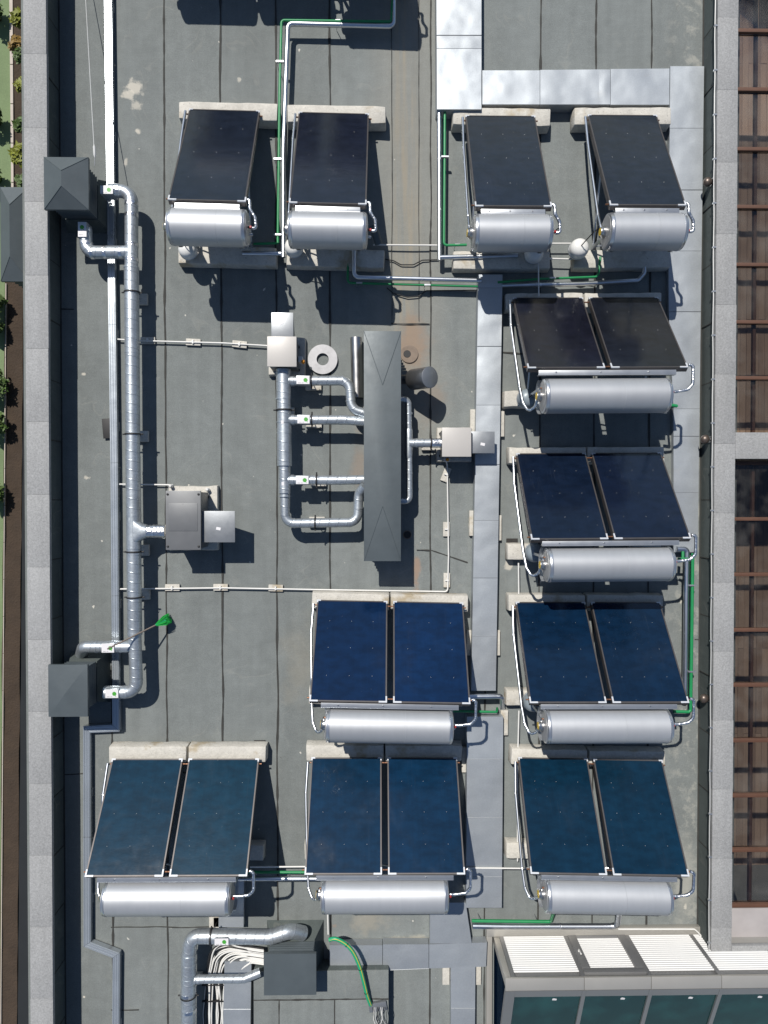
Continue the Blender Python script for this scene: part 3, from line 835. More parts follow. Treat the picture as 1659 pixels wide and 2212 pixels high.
# ribbed tray cover on the left
def tray(pts, label, wd=0.115, z=0.12):
    pts3 = [P(x, y, z) for x, y in pts]
    t = thing('cable_tray', pts3[0] - Vector((0, 0, z)), label, 'cable tray')
    n = len(pts3)
    offs = []
    for i in range(n):
        d0 = (pts3[i] - pts3[i - 1]).normalized() if i else (pts3[1] - pts3[0]).normalized()
        d1 = (pts3[i + 1] - pts3[i]).normalized() if i < n - 1 else d0
        s0, s1 = Vector((-d0.y, d0.x, 0)), Vector((-d1.y, d1.x, 0))
        m = (s0 + s1).normalized()
        offs.append(m / max(0.4, m.dot(s0)))
    prof = [(-0.5, -z + 0.03), (-0.5, 0), (-0.40, 0.0), (-0.37, 0.010), (-0.30, 0.010), (-0.27, 0), (-0.05, 0.0), (-0.02, 0.008), (0.05, 0.008), (0.08, 0), (0.28, 0), (0.31, 0.010), (0.38, 0.010), (0.41, 0), (0.5, 0), (0.5, -z + 0.03)]
    for i in range(n - 1):
        L = (pts3[i + 1] - pts3[i]).length
        m = max(1, int(round(L / 2.0)))
        for k in range(m):
            bm = B(); rows = []
            for s in (k / m, (k + 1) / m - 0.004 / L):
                p = pts3[i].lerp(pts3[i + 1], s)
                o = offs[i].lerp(offs[i + 1], s) if 0 < s < 1 else (offs[i] if s <= 0 else offs[i + 1])
                if 0 < s < 1:
                    d = (pts3[i + 1] - pts3[i]).normalized()
                    o = Vector((-d.y, d.x, 0)) if 0.02 < s < 0.98 else o
                rows.append([bm.verts.new(p + o * (u * wd) + Vector((0, 0, h + 0.0015 * ((k + i) % 2)))) for u, h in prof])
            for j in range(len(prof) - 1): bm.faces.new((rows[0][j], rows[0][j + 1], rows[1][j + 1], rows[1][j]))
            bmesh.ops.recalc_face_normals(bm, faces=bm.faces)
            obj('tray_cover', bm, 'tray', t)
        d = (pts3[i + 1] - pts3[i]).normalized()
        nb = int(L / 1.4)
        for k in range(nb):
            p = pts3[i].lerp(pts3[i + 1], (k + 0.6) / max(1, nb))
            s = Vector((-d.y, d.x, 0)) * (wd * 0.54)
            bm = B()
            hexa(bm, [p - s - d * 0.07 + Vector((0, 0, 0.015 - z)), p - s + d * 0.07 + Vector((0, 0, 0.015 - z)), p + s + d * 0.07 + Vector((0, 0, 0.015 - z)), p + s - d * 0.07 + Vector((0, 0, 0.015 - z)),
                      p - s - d * 0.07 + Vector((0, 0, 0.032 - z)), p - s + d * 0.07 + Vector((0, 0, 0.032 - z)), p + s + d * 0.07 + Vector((0, 0, 0.032 - z)), p + s - d * 0.07 + Vector((0, 0, 0.032 - z))])
            bmesh.ops.recalc_face_normals(bm, faces=bm.faces)
            obj('foot', bm, 'concrete', t)
    return t
tray([(231, -160), (238, 400), (246, 1000), (250.5, 1573), (187, 1576), (188, 2040), (251, 2064), (249, 2320)], 'shiny ribbed cable tray running down the left side of the roof')

# ------------------------------------------------------------------ solar water heaters
def slope_pt(s, t, n, L, zl=0.33, zh=1.38):
    hz = math.sqrt(L * L - (zh - zl) ** 2)
    return Vector((s, -t / L * hz + n * (zh - zl) / L, zl + t / L * (zh - zl) + n * hz / L))
def slope_box(bm, s0, s1, t0, t1, n0, n1, L):
    hexa(bm, [slope_pt(a, b, c, L) for a, b, c in ((s0, t1, n0), (s1, t1, n0), (s1, t0, n0), (s0, t0, n0), (s0, t1, n1), (s1, t1, n1), (s1, t0, n1), (s0, t0, n1))])
    return bm
def heater(kind):
    twin = kind == 'twin'
    L = 1.70 if twin else 2.17
    W = 2.36 if twin else 1.12
    hz = math.sqrt(L * L - 1.05 ** 2)
    ty = -hz - 0.39 if twin else -hz - 0.33
    tl, tr, tz = (1.87, 0.257, 1.22) if twin else (1.14, 0.262, 1.22)
    root = bpy.data.objects.new('solar_water_heater', None); col.objects.link(root)
    pans = [(-W / 2, -0.048), (0.048, W / 2)] if twin else [(-W / 2, W / 2)]
    for a, b in pans:
        bm = B(); e = 0.020
        slope_box(bm, a, b, 0, L, -0.085, -0.012, L)
        for (s0, s1, t0, t1) in ((a, a + e, 0, L), (b - e, b, 0, L), (a + e, b - e, 0, e), (a + e, b - e, L - e, L)):
            slope_box(bm, s0, s1, t0, t1, -0.010, 0.0, L)
        c = obj('collector', bm, 'coll_frame', root)
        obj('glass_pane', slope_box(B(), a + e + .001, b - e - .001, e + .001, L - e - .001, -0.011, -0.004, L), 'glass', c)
        for s, dx in ((a, 1), (b, -1)):
            for tt, dt in ((0, 1), (L, -1)):
                bm = B(); g = 0.003; ln = 0.12 if tt else 0.06
                slope_box(bm, s - dx * g, s + dx * ln, tt - dt * g, tt + dt * 0.021, -0.012, 0.004, L)
                slope_box(bm, s - dx * g, s + dx * 0.019, tt + dt * 0.0215, tt + dt * ln * 0.8, -0.012, 0.004, L)
                bmesh.ops.recalc_face_normals(bm, faces=bm.faces)
                obj('corner_cap', bm, 'white_metal', c)
        for i in range(3):
            for j in range(3):
                p = slope_pt(a + (b - a) * (i + 0.5 + 0.15) / 3.3, L * (0.22 + 0.27 * j), -0.0035, L)
                obj('spacer_dot', lathe(B(), [(0.0035, 0), (0.0035, 0.001)], 6, p), 'white', c)
        # header stubs with brass unions
        for s, dx in ((a, -1), (b, 1)):
            for tt in (0.07, L - 0.07):
                p = slope_pt(s, tt, -0.045, L)
                obj('pipe_union', tube(B(), [p, p + Vector((dx * 0.045, 0, 0))], 0.012, 8), 'copper', c)
    # sloping bearers and rear frame
    xr = W * 0.40
    for s in (-xr, xr):
        obj('sloping_bearer', slope_box(B(), s - 0.02, s + 0.02, 0.02, L - 0.02, -0.13, -0.087, L), 'alu', root)
        obj('leg', box(B(), s - 0.02, s + 0.02, ty + 0.10, ty + 0.14, 0.20, tz - 0.10), 'alu', root)
        p, q = Vector((s, ty + 0.12, 0.25)), slope_pt(s, L * 0.45, -0.13, L)
        obj('brace', tube(B(), [p, q], 0.014, 6), 'alu', root)
        bm = B()
        n = 10; pts = []
        for k in range(n + 1):
            an = rad(200 + 140 * k / n)
            pts.append((s, ty + (tr + 0.012) * math.cos(an), tz + (tr + 0.012) * math.sin(an)))
        for k in range(n):
            A, Bp = Vector(pts[k]), Vector(pts[k + 1])
            hexa(bm, [A + Vector((-.03, 0, -.006)), A + Vector((.03, 0, -.006)), Bp + Vector((.03, 0, -.006)), Bp + Vector((-.03, 0, -.006)),
                      A + Vector((-.03, 0, .006)), A + Vector((.03, 0, .006)), Bp + Vector((.03, 0, .006)), Bp + Vector((-.03, 0, .006))])
        obj('tank_cradle', bm, 'alu', root)
    p, q = Vector((-xr, ty + 0.12, 0.3)), Vector((xr, ty + 0.12, tz - 0.3))
    obj('brace', tube(B(), [p, q], 0.012, 6), 'alu', root)
    yr = -hz - 0.065
    bm = B(); rw = W / 2 * (0.86 if twin else 0.84)
    box(bm, -rw, rw, yr - 0.035, yr + 0.035, 1.315, 1.355, 0.004)
    box(bm, -rw, rw, yr - 0.038, yr - 0.032, 1.27, 1.357)
    rail = obj('top_rail', bm, 'alu', root)
    for s in (-0.75, -0.1, 0.6):
        obj('bolt', lathe(B(), [(0.011, 0), (0.011, 0.008)], 8, (s * rw, yr + 0.005, 1.355)), 'stainless', rail)
    # tank
    tk = obj('tank', lathe(B(), [(tr, -tl / 2 + 0.06), (tr, tl / 2 - 0.06)], 48, (0, ty, tz), 'X'), 'tank', root)
    for d in (-1, 1):
        prof = [(tr, tl / 2 - 0.0605), (tr + 0.004, tl / 2 - 0.06), (tr + 0.004, tl / 2 - 0.045), (tr, tl / 2 - 0.04), (tr - 0.004, tl / 2 - 0.012), (tr - 0.03, tl / 2)]
        obj('end_rim', lathe(B(), [(r, h * d) for r, h in prof], 48, (0, ty, tz), 'X'), 'tank_rim', tk)
        prof = [(tr - 0.032, tl / 2 - 0.01), (tr - 0.034, tl / 2 + 0.004), (tr - 0.10, tl / 2 + 0.012), (0.09, tl / 2 + 0.016)]
        obj('end_plate', lathe(B(), [(r, h * d) for r, h in prof], 40, (0, ty, tz), 'X'), 'tank_end', tk)
    xs0 = tl * 0.12
    obj('jacket_seam', lathe(B(), [(tr, xs0), (tr + .0016, xs0 + .001), (tr + .0016, xs0 + .012), (tr, xs0 + .013)], 48, (0, ty, tz), 'X'), 'tank', tk)
    fl = obj('heater_flange', lathe(B(), [(0.085, -tl / 2 - 0.016), (0.085, -tl / 2 - 0.05), (0.07, -tl / 2 - 0.065), (0.062, -tl / 2 - 0.085)], 28, (0, ty, tz), 'X'), 'stainless', tk)
    obj('yellow_label', lathe(B(), [(0.056, -tl / 2 - 0.0855), (0.056, -tl / 2 - 0.089)], 24, (0, ty, tz), 'X'), 'yellow', tk)
    # cold feed from the low corner up to the left end of the tank
    if twin:
        pts = [(-W / 2 - 0.055, -0.06, 0.37), (-W / 2 - 0.07, -0.5, 0.52), (-W / 2 - 0.01, -hz - 0.20, 0.86), (-W / 2 + 0.02, ty - 0.06, 0.95), (-W / 2 + 0.09, ty - 0.20, 1.02), (-W / 2 + 0.17, ty - 0.14, 1.09), (-tl / 2 - 0.045, ty + 0.02, 1.2), (-tl / 2 - 0.035, ty + 0.11, 1.25)]
    else:
        pts = [(-W / 2 - 0.05, -0.06, 0.37), (-W / 2 - 0.06, -0.6, 0.55), (-W / 2 - 0.05, -hz, 1.0), (-W / 2 - 0.05, ty + 0.15, 1.1), (-W / 2 - 0.04, ty + 0.02, 1.15)]
    sm = fillet(pts, 0.14, 5)
    fp = obj('feed_pipe', tube(B(), sm, 0.021, 10), 'jacket', root)
    for k in range(2, len(sm) - 1, 3 if twin else 4):
        d = (sm[k + 1] - sm[k]).normalized()
        obj('foil_band', ring_on(B(), sm[k], d, 0.0225, 0.02, 10), 'foil', fp)
    e = sm[-1]
    obj('feed_valve', tube(B(), [e, e + Vector((0.07, 0.01, 0.0))], 0.014, 8), 'copper', fp)
    obj('valve_handle', box(B(), e.x + 0.03, e.x + 0.065, e.y - 0.012, e.y + 0.03, e.z + 0.012, e.z + 0.03, 0.004), 'blue', fp)
    # hot pipe from the top corner to the right end of the tank
    hy = -hz
    x1 = W / 2
    if twin:
        pts = [(x1 + 0.03, hy + 0.05, 1.33), (x1 + 0.09, hy + 0.03, 1.34), (x1 + 0.09, hy - 0.24, 1.33), (x1 + 0.02, ty + 0.07, 1.31), (tl / 2 + 0.10, ty + 0.045, 1.30), (tl / 2 + 0.03, ty + 0.045, 1.30)]
    else:
        pts = [(x1 + 0.02, hy + 0.05, 1.33), (x1 + 0.05, hy + 0.03, 1.34), (x1 + 0.055, hy - 0.09, 1.34), (x1 + 0.13, hy - 0.20, 1.32), (x1 + 0.14, hy - 0.34, 1.30), (x1 + 0.10, ty - 0.02, 1.29), (tl / 2 + 0.05, ty + 0.0, 1.28)]
    sm = fillet(pts, 0.09, 4)
    hp = obj('hot_pipe', tube(B(), sm, 0.022, 10), 'foil', root)
    for k in range(2, len(sm) - 1, 2):
        d = (sm[k + 1] - sm[k]).normalized()
        obj('foil_band', ring_on(B(), sm[k], d, 0.025, 0.025, 10), 'jacket', hp)
    e = sm[-1]
    obj('outlet_union', tube(B(), [e + Vector((0.02, 0, 0)), (tl / 2 - 0.0, e.y, e.z)], 0.019, 8), 'copper', hp)
    obj('valve_cap', lathe(B(), [(0.018, 0.0), (0.02, 0.01), (0.02, 0.03), (0.012, 0.036)], 10, (e.x + 0.005, e.y - 0.01, e.z + 0.015)), 'red', hp)
    # rear overflow boss
    obj('relief_boss', tube(B(), [(tl / 2 + 0.01, ty - 0.05, 1.15), (tl / 2 + 0.06, ty - 0.05, 1.14)], 0.022, 10), 'stainless', tk)
    return root, dict(L=L, W=W, hz=hz, ty=ty, tl=tl, tr=tr, tz=tz)
twin, TW = heater('twin')
single, SG = heater('single')

UNITS = [  # name, kind, low-edge mid (world), rotation deg, label, phrase used by its neighbours
    ('U1', 's', (-2.36, 6.26), -1.1, 'leftmost single-panel solar water heater in the upper row', 'leftmost single heater'),
    ('U2', 's', (-0.62, 6.23), -0.9, 'single-panel solar water heater second from left in the upper row', 'second single heater'),
    ('U3', 's', (2.05, 6.21), 0.1, 'single-panel solar water heater third from left in the upper row', 'third single heater'),
    ('U4', 's', (4.02, 6.24), 0.2, 'rightmost single-panel solar water heater in the upper row', 'rightmost single heater'),
    ('R2', 't', (3.44, 3.31), 0.45, 'topmost twin-panel solar water heater of the right column', 'topmost right twin heater'),
    ('R3', 't', (3.50, 0.80), 0.4, 'second twin-panel solar water heater down the right column', 'second right twin heater'),
    ('R4', 't', (3.50, -1.62), -0.2, 'third twin-panel solar water heater down the right column', 'third right twin heater'),
    ('R5', 't', (3.55, -4.18), -1.5, 'lowest twin-panel solar water heater of the right column above the glass lantern', 'lowest right twin heater'),
    ('M4', 't', (0.285, -1.60), -1.3, 'deep blue twin-panel solar water heater just below the long cowl', 'upper middle twin heater'),
    ('M5', 't', (0.19, -4.14), -0.4, 'lower twin-panel solar water heater of the middle column', 'lower middle twin heater'),
    ('L5', 't', (-3.02, -4.14), -0.3, 'twin-panel solar water heater standing alone at the lower left', 'lower left twin heater'),
]
# three more single heaters stand just above the picture; only their shadows reach into it
for k, (sx, sy) in enumerate([(395, 58), (565, 60), (750, 110)]):
    q = P(sx, sy, 0)
    UNITS.append(('N%d' % k, 's', (q.x - SHX * 1.2 + 0.60, q.y - SHY * 1.05 - SG['ty'] + 0.44), -0.6,
                  ['first', 'second', 'third'][k] + ' single-panel heater beyond the top edge, seen by its shadow', ['first', 'second', 'third'][k] + ' single heater beyond the top edge'))
REFLECTED_TONE = {'U': (0.0090, 0.0125, 0.0215), 'N': (0.0090, 0.0125, 0.0215), 'R2': (0.0075, 0.0092, 0.0145), 'R3': (0.0042, 0.0090, 0.023), 'R4': (0.0024, 0.0130, 0.034),  # dark glass with each row's reflected sky and surroundings painted into the colour
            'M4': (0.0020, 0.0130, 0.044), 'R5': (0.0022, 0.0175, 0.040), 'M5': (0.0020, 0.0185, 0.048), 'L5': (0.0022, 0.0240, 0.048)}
first = {'t': True, 's': True}
UL = {}
for (nm, kd, (ux, uy), rz, label, phrase) in UNITS:
    pr = twin if kd == 't' else single
    r = pr if first[kd] else copy_tree(pr)
    first[kd] = False
    r.location = (ux, uy, 0)
    r.rotation_euler = (0, 0, rad(rz))
    tag(r, label, 'solar heater', 'twin-panel solar water heaters' if kd == 't' else 'single-panel solar water heaters')
    UL[nm] = (kd, ux, uy, rad(rz), phrase)
    tone = REFLECTED_TONE[nm[0] if nm[0] in 'UN' else nm]
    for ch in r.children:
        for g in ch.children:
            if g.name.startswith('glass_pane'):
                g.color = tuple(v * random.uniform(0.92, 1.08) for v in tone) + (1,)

def rough_block(x0, x1, y0, y1, z1, seed, cham=0.022):
    bm = B()
    hexa(bm, [(x0, y0, 0.012), (x1, y0, 0.012), (x1, y1, 0.012), (x0, y1, 0.012), (x0 + .01, y0 + .015, z1), (x1 - .01, y0 + .015, z1), (x1 - .01, y1 - .015, z1), (x0 + .01, y1 - .015, z1)])
    bmesh.ops.bevel(bm, geom=bm.edges[:], offset=cham, segments=2, affect='EDGES', profile=0.5)
    long = [e for e in bm.edges if abs(e.verts[0].co.x - e.verts[1].co.x) > (x1 - x0) * 0.5]
    bmesh.ops.subdivide_edges(bm, edges=long, cuts=9, use_grid_fill=True)
    for v in bm.verts:
        p = v.co
        v.co = p + Vector((mnoise.noise(Vector((p.x * 6, p.y * 6, seed))), mnoise.noise(Vector((p.x * 6, p.y * 6, seed + 5))), mnoise.noise(Vector((p.x * 5, p.y * 5, seed + 9))) if p.z > 0.1 else 0)) * 0.013
    return bm
BLK = {}
def block(nm, lx, ly, w2, d2, h, label, seed, group):
    kd, ux, uy, rz, ph = UL[nm]
    key = (round(w2, 3), d2, h, seed % 3)
    R = Matrix.Rotation(rz, 3, 'Z')
    p = Vector((ux, uy, 0)) + R @ Vector((lx, ly, 0))
    if key in BLK:
        o = BLK[key].copy(); col.objects.link(o)
    else:
        o = obj('concrete_block', rough_block(-w2, w2, -d2, d2, h, seed % 3), 'concrete'); BLK[key] = o
    o.location = p
    o.rotation_euler = (0, 0, rz + random.uniform(-0.012, 0.012) + (math.pi if seed % 2 else 0))
    tag(o, label, 'concrete block', group)
for i, nm in enumerate(UL):
    kd, ux, uy, rz, ph = UL[nm]
    if kd == 't':
        fy = 0.03 if nm in ('L5', 'M5') else -0.03
        block(nm, -0.645, fy, 0.64, 0.145, 0.24, 'left concrete block under the front edge of the ' + ph, i, 'concrete ballast blocks')
        block(nm, 0.645, fy, 0.64, 0.145, 0.24, 'right concrete block under the front edge of the ' + ph, i + 1, 'concrete ballast blocks')
        block(nm, -1.06, TW['ty'] + 0.12, 0.25, 0.145, 0.20, 'small concrete block under the left rear foot of the ' + ph, i + 1, 'concrete ballast blocks')
        block(nm, 1.0, TW['ty'] + 0.12, 0.25, 0.145, 0.20, 'small concrete block under the right rear foot of the ' + ph, i, 'concrete ballast blocks')
    else:
        block(nm, 0.04, 0.03, 0.80, 0.155, 0.25, 'long concrete block under the front edge of the ' + ph, i, 'concrete ballast blocks')
        block(nm, 0.05, SG['ty'] - 0.03, 0.80, 0.16, 0.20, 'long concrete block under the tank of the ' + ph, i + 1, 'concrete ballast blocks')
# expansion vessels
VES = None
def vessel(px, py, z, label, mat, r=0.14):
    c = P(px, py, z)
    t = thing('expansion_vessel', (c.x, c.y, 0.2), label, 'vessel', 'expansion vessels')
    zc = z - 0.10
    prof = [(0.02, zc - r * 1.15), (r * .6, zc - r * 1.05), (r * .9, zc - r * .75), (r, zc - r * .4), (r, zc + r * .3), (r * .92, zc + r * .6), (r * .68, zc + r * .86), (r * .35, zc + r * .98), (0.02, zc + r * 1.0)]
    b = obj('body', lathe(B(), prof, 32, (c.x, c.y, 0)), mat, t)
    obj('rim', lathe(B(), [(r + .001, zc - .06), (r + .006, zc - .055), (r + .006, zc - .035), (r + .001, zc - .03)], 32, (c.x, c.y, 0)), 'alu', t)
    obj('foot_plate', box(B(), c.x - .06, c.x + .06, c.y - .06, c.y + .06, 0.203, zc - r * 1.1), 'black', t)
    obj('hose', tube(B(), fillet([(c.x, c.y, zc + r), (c.x + 0.01, c.y + 0.01, zc + r + .1), (c.x + .1, c.y + .1, zc + r + .28), (c.x + .2, c.y + .14, 1.1)], .08), 0.008, 8), 'black', t)
vessel(402, 535, 0.52, 'white expansion vessel under the leftmost single heater tank', 'vessel')
vessel(633, 530, 0.52, 'white expansion vessel left of the second single heater tank', 'vessel')
vessel(1157, 544, 0.52, 'white expansion vessel under the third single heater tank', 'vessel')
vessel(1254, 533, 0.56, 'round white expansion vessel left of the rightmost single heater tank', 'vessel', 0.15)
vessel(1141, 859, 0.52, 'grey expansion vessel beside the topmost right twin heater tank', 'vessel_grey', 0.15)
vessel(1158, 1195, 0.52, 'grey expansion vessel beside the second right twin heater tank', 'vessel_grey', 0.15)
vessel(1153, 1520, 0.52, 'grey expansion vessel beside the third right twin heater tank', 'vessel_grey', 0.15)

# ------------------------------------------------------------------ ventilation ducts
def D3(pts, z): return [P(p[0], p[1], p[2] if len(p) > 2 else z) for p in pts]
def duct(parent, pts, r, z=0.42, fr=0.16, name='duct_section', mat='spiral', seg=24, n=8):
    pp = D3(pts, z)
    sm = fillet(pp, fr, n)
    return obj(name, tube(B(), sm, r, seg), mat, parent)
def collar(parent, p, q, r, z=0.42, wd=0.03, mat='galv', name='collar'):
    a, b = P(p[0], p[1], z), P(q[0], q[1], z)
    return obj(name, ring_on(B(), a, b - a, r, wd, 24), mat, parent)
def hanger(parent, x, y, r, z=0.42, horiz=True):
    """threaded support with a ring clamp; horiz: the duct runs left-right"""
    c = P(x, y, z)
    bm = B()
    n = 20; rr = r + 0.012
    for k in range(n):
        a0, a1 = 2 * math.pi * k / n, 2 * math.pi * (k + 1) / n
        def q(a, o): 
            return c + (Vector((o, math.cos(a) * rr, math.sin(a) * rr)) if horiz else Vector((math.cos(a) * rr, o, math.sin(a) * rr)))
        bm.faces.new([bm.verts.new(v) for v in (q(a0, -.012), q(a1, -.012), q(a1, .012), q(a0, .012))])
    e = Vector((0, 1, 0)) if horiz else Vector((1, 0, 0))
    for s in (-1, 1):
        tube(bm, [c + e * s * (rr - .01), c + e * s * (rr + .035)], 0.012, 8)
    tube(bm, [c - Vector((0, 0, rr)), (c.x, c.y, 0.05)], 0.008, 6)
    h = obj('support_clamp', bm, 'black', parent)
    obj('foot', box(B(), c.x - .13, c.x + .13, c.y - .09, c.y + .09, 0.013, 0.085, 0.012), 'concrete', h)
def damper(parent, x0, y0, x1, y1, z, vert=False):
    a, b = P(x0, y0, z), P(x1, y1, z)
    bx = obj('damper_box', box(B(), a.x, b.x, b.y, a.y, z - 0.22, z, 0.004), 'galv', parent)
    st = obj('sticker', box(B(), a.x + .004, b.x - .004, b.y + .004, a.y - .004, z, z + 0.002), 'sticker', bx)
    bm = B()
    cx, cy = (a.x + (b.x - a.x) * 0.70, (a.y + b.y) / 2) if not vert else ((a.x + b.x) / 2, a.y + (b.y - a.y) * .35)
    s = 0.036
    ol = [(0.9, -.2), (.75, .35), (.3, .8), (-.25, .9), (-.8, .55), (-1, 0), (-.8, -.6), (-.3, -.95), (.25, -.85), (.55, -1.35), (.72, -1.3), (.5, -.75)]
    bm.faces.new([bm.verts.new((cx + u * s, cy + v * s, z + 0.0032)) for u, v in ol])
    bmesh.ops.recalc_face_normals(bm, faces=bm.faces)
    obj('leaf_emblem', bm, 'leaf_print', bx)
    bm = B()
    for k in range(5):
        tx = a.x + (b.x - a.x) * (0.14 + 0.07 * k + (0.06 if k > 2 else 0))
        ty_ = b.y + abs(b.y - a.y) * 0.12
        box(bm, tx, tx + 0.010, ty_, ty_ + 0.010, z + 0.002, z + 0.0032)
    obj('small_print', bm, 'ink', bx)
    return bx

# left duct
vd = thing('ventilation_duct', P(288, 800, 0), 'long spiral galvanised duct line along the left side between two cowls', 'duct', 'galvanised ventilation ducts')
Z = 0.42
duct(vd, [(236, 412), (284, 414), (284, 578)], 0.103, Z, 0.17)
duct(vd, [(284, 545), (186, 545), (185, 495)], 0.100, Z, 0.14)
duct(vd, [(284, 578), (285.5, 760)], 0.113)
duct(vd, [(285.5, 760), (287, 985)], 0.112)
duct(vd, [(287, 985), (288.5, 1114)], 0.1145)
tee = duct(vd, [(288.5, 1112), (289, 1185)], 0.116, name='tee_piece', mat='galv')
bm = tube(B(), [P(284, 1148, Z), P(298, 1148, Z), P(310, 1148, Z), P(319, 1147.5, Z)], [0.26, 0.19, 0.125, 0.106], 24)
for v in bm.verts:
    rr = math.hypot(v.co.y - P(300, 1148, Z).y, v.co.z - Z)
    v.co.z = Z + max(-0.112, min(0.112, v.co.z - Z))
obj('tee_branch', bm, 'galv', tee)
obj('flexible_sleeve', tube(B(), [P(x, 1147.5, Z + .002) for x in (319, 322, 325, 328, 332, 336, 341, 346, 352, 358)], [.104, .098, .106, .1, .108, .108, .104, .108, .106, .104], 24), 'foil', vd)
duct(vd, [(289, 1185), (291, 1372)], 0.1135)
duct(vd, [(291, 1370), (295, 1495), (226, 1495.5)], 0.101, Z, 0.17)
duct(vd, [(292, 1397), (180, 1397), (176, 1412, 0.15)], 0.094, Z, 0.11)
for (p, q, r) in [((284, 441), (284, 470), .106), ((284, 466), (284, 480), .106), ((284, 530), (284, 540), .106), ((284, 562), (284, 580), .108), ((250, 412), (260, 412), .106), ((257, 412), (268, 412), .106),
                  ((200, 545), (220, 545), .104), ((228, 545), (240, 545), .104), ((262, 545), (280, 545), .104), ((187, 528), (187, 510), .104)]:
    collar(vd, p, q, r, Z, 0.05, 'foil', 'foil_tape')
for (p, q, r) in [((284, 579), (284, 600), .119), ((285.5, 630), (285.5, 640), .117), ((285.5, 762), (285.5, 770), .116), ((287, 937), (287, 945), .116), ((287, 988), (287, 996), .1175), ((288.5, 1113), (288.5, 1120), .119), ((289, 1184), (289, 1190), .120), ((289.5, 1196), (289.5, 1200), .117),
                  ((291, 1368), (291, 1375), .118), ((292, 1410), (292, 1420), .105), ((294, 1470), (294, 1480), .105), ((270, 1495), (280, 1495), .105), ((262, 1397), (270, 1397), .098), ((248, 1397), (255, 1397), .098), ((209, 1397), (219, 1397), .099)]:
    collar(vd, p, q, r, Z, 0.028)
for (x, y) in [(285, 632), (287, 938), (289, 1192), (290.5, 1290)]: hanger(vd, x, y, 0.114, Z, False)
damper(vd, 216, 400.5, 244, 419, Z + 0.12)
damper(vd, 168, 479, 187, 512, Z + 0.12, True)
damper(vd, 219, 1390, 247, 1410, Z + 0.11)
damper(vd, 227, 1489, 256, 1508, Z + 0.12)

# middle duct
vd = thing('ventilation_duct', P(613, 950, 0), 'galvanised duct with four branches entering the left side of the long cowl', 'duct', 'galvanised ventilation ducts')
duct(vd, [(612, 798), (613, 862)], 0.117, Z)
duct(vd, [(613, 862), (614, 925)], 0.113, Z)
duct(vd, [(614, 925), (614.5, 1006)], 0.116, Z)
duct(vd, [(614.5, 1006), (615, 1066)], 0.094, Z)
duct(vd, [(615, 1064), (616, 1130.5), (772, 1128), (775, 1066, .42), (788, 1050, .5)], 0.076, Z, 0.15)
duct(vd, [(616, 823), (755, 822), (759, 884), (792, 894)], 0.077, Z, 0.17)
duct(vd, [(616, 907), (746, 907), (792, 911)], 0.076, Z, 0.2)
duct(vd, [(616, 1037), (738, 1037), (792, 1036)], 0.075, Z, 0.2)
for (p, q, r) in [((612, 862), (612, 870), .121), ((613, 884), (613, 890), .118), ((613.5, 912), (613.5, 920), .119), ((614, 935), (614, 940), .120), ((614.5, 1005), (614.5, 1010), .1195), ((615, 1064), (615, 1070), .098), ((615, 1072), (615, 1080), .098), ((616, 1112), (616, 1118), .081),
                  ((636, 1130), (645, 1130), .081), ((755, 1128), (765, 1128), .081), ((774, 1098), (774, 1090), .081), ((740, 822), (748, 822), .082), ((757, 848), (757, 855), .082), ((757.5, 866), (758, 872), .082), ((675, 823), (680, 823), .083), ((676, 907), (680, 907), .083), ((736, 907), (740, 907), .081), ((735, 1037), (740, 1037), .081), ((675, 1037), (680, 1037), .081)]:
    collar(vd, p, q, r, Z, 0.022)
for (x, y) in [(632, 823), (633, 907), (632, 1037)]:
    collar(vd, (x, y), (x + 8, y), 0.086, Z, 0.05)
hanger(vd, 613, 886, 0.117, Z, False)
for (x, y) in [(673, 823), (674, 907), (684, 1037), (681, 1129.5)]: hanger(vd, x, y, 0.079, Z)
damper(vd, 640, 811.5, 669, 830, Z + 0.10)
damper(vd, 642, 896.5, 669.5, 915, Z + 0.10)
damper(vd, 639, 1028, 667, 1046, Z + 0.10)
for (x, y) in [(610, 912), (611, 1045)]:
    a = P(x, y, Z + .118)
    if y > 1000: a = P(x, y, Z + .096)
    obj('small_label', box(B(), a.x - .02, a.x + .02, a.y - .028, a.y + .028, a.z - .004, a.z + .001, rot=0.05), 'sticker', vd)

# right duct
vd = thing('ventilation_duct', P(884, 960, 0), 'slim galvanised duct hugging the right side of the long cowl', 'duct', 'galvanised ventilation ducts')
duct(vd, [(862, 862, .45), (882, 863, .40), (884, 960), (884.5, 1082), (864, 1083)], 0.050, 0.38, 0.09)
duct(vd, [(884, 957), (956, 957)], 0.070, 0.40)
obj('tee_piece', tube(B(), [P(883, y, .38) for y in (924, 930, 945, 957, 969, 984, 990)], [.052, .062, .064, .066, .064, .062, .052], 20), 'galv', vd)
obj('flexible_sleeve', tube(B(), [P(x, 957, .40) for x in (930, 934, 938, 942, 946, 950, 956)], [.074, .078, .074, .079, .074, .079, .076], 20), 'foil', vd)
for x in (900, 912): collar(vd, (x, 957), (x + 5, 957), .076, .40)
hanger(vd, 931, 957, 0.076, .40)
for y in (893, 1022, 1060): collar(vd, (884, y), (884, y + 5), .055, .38)

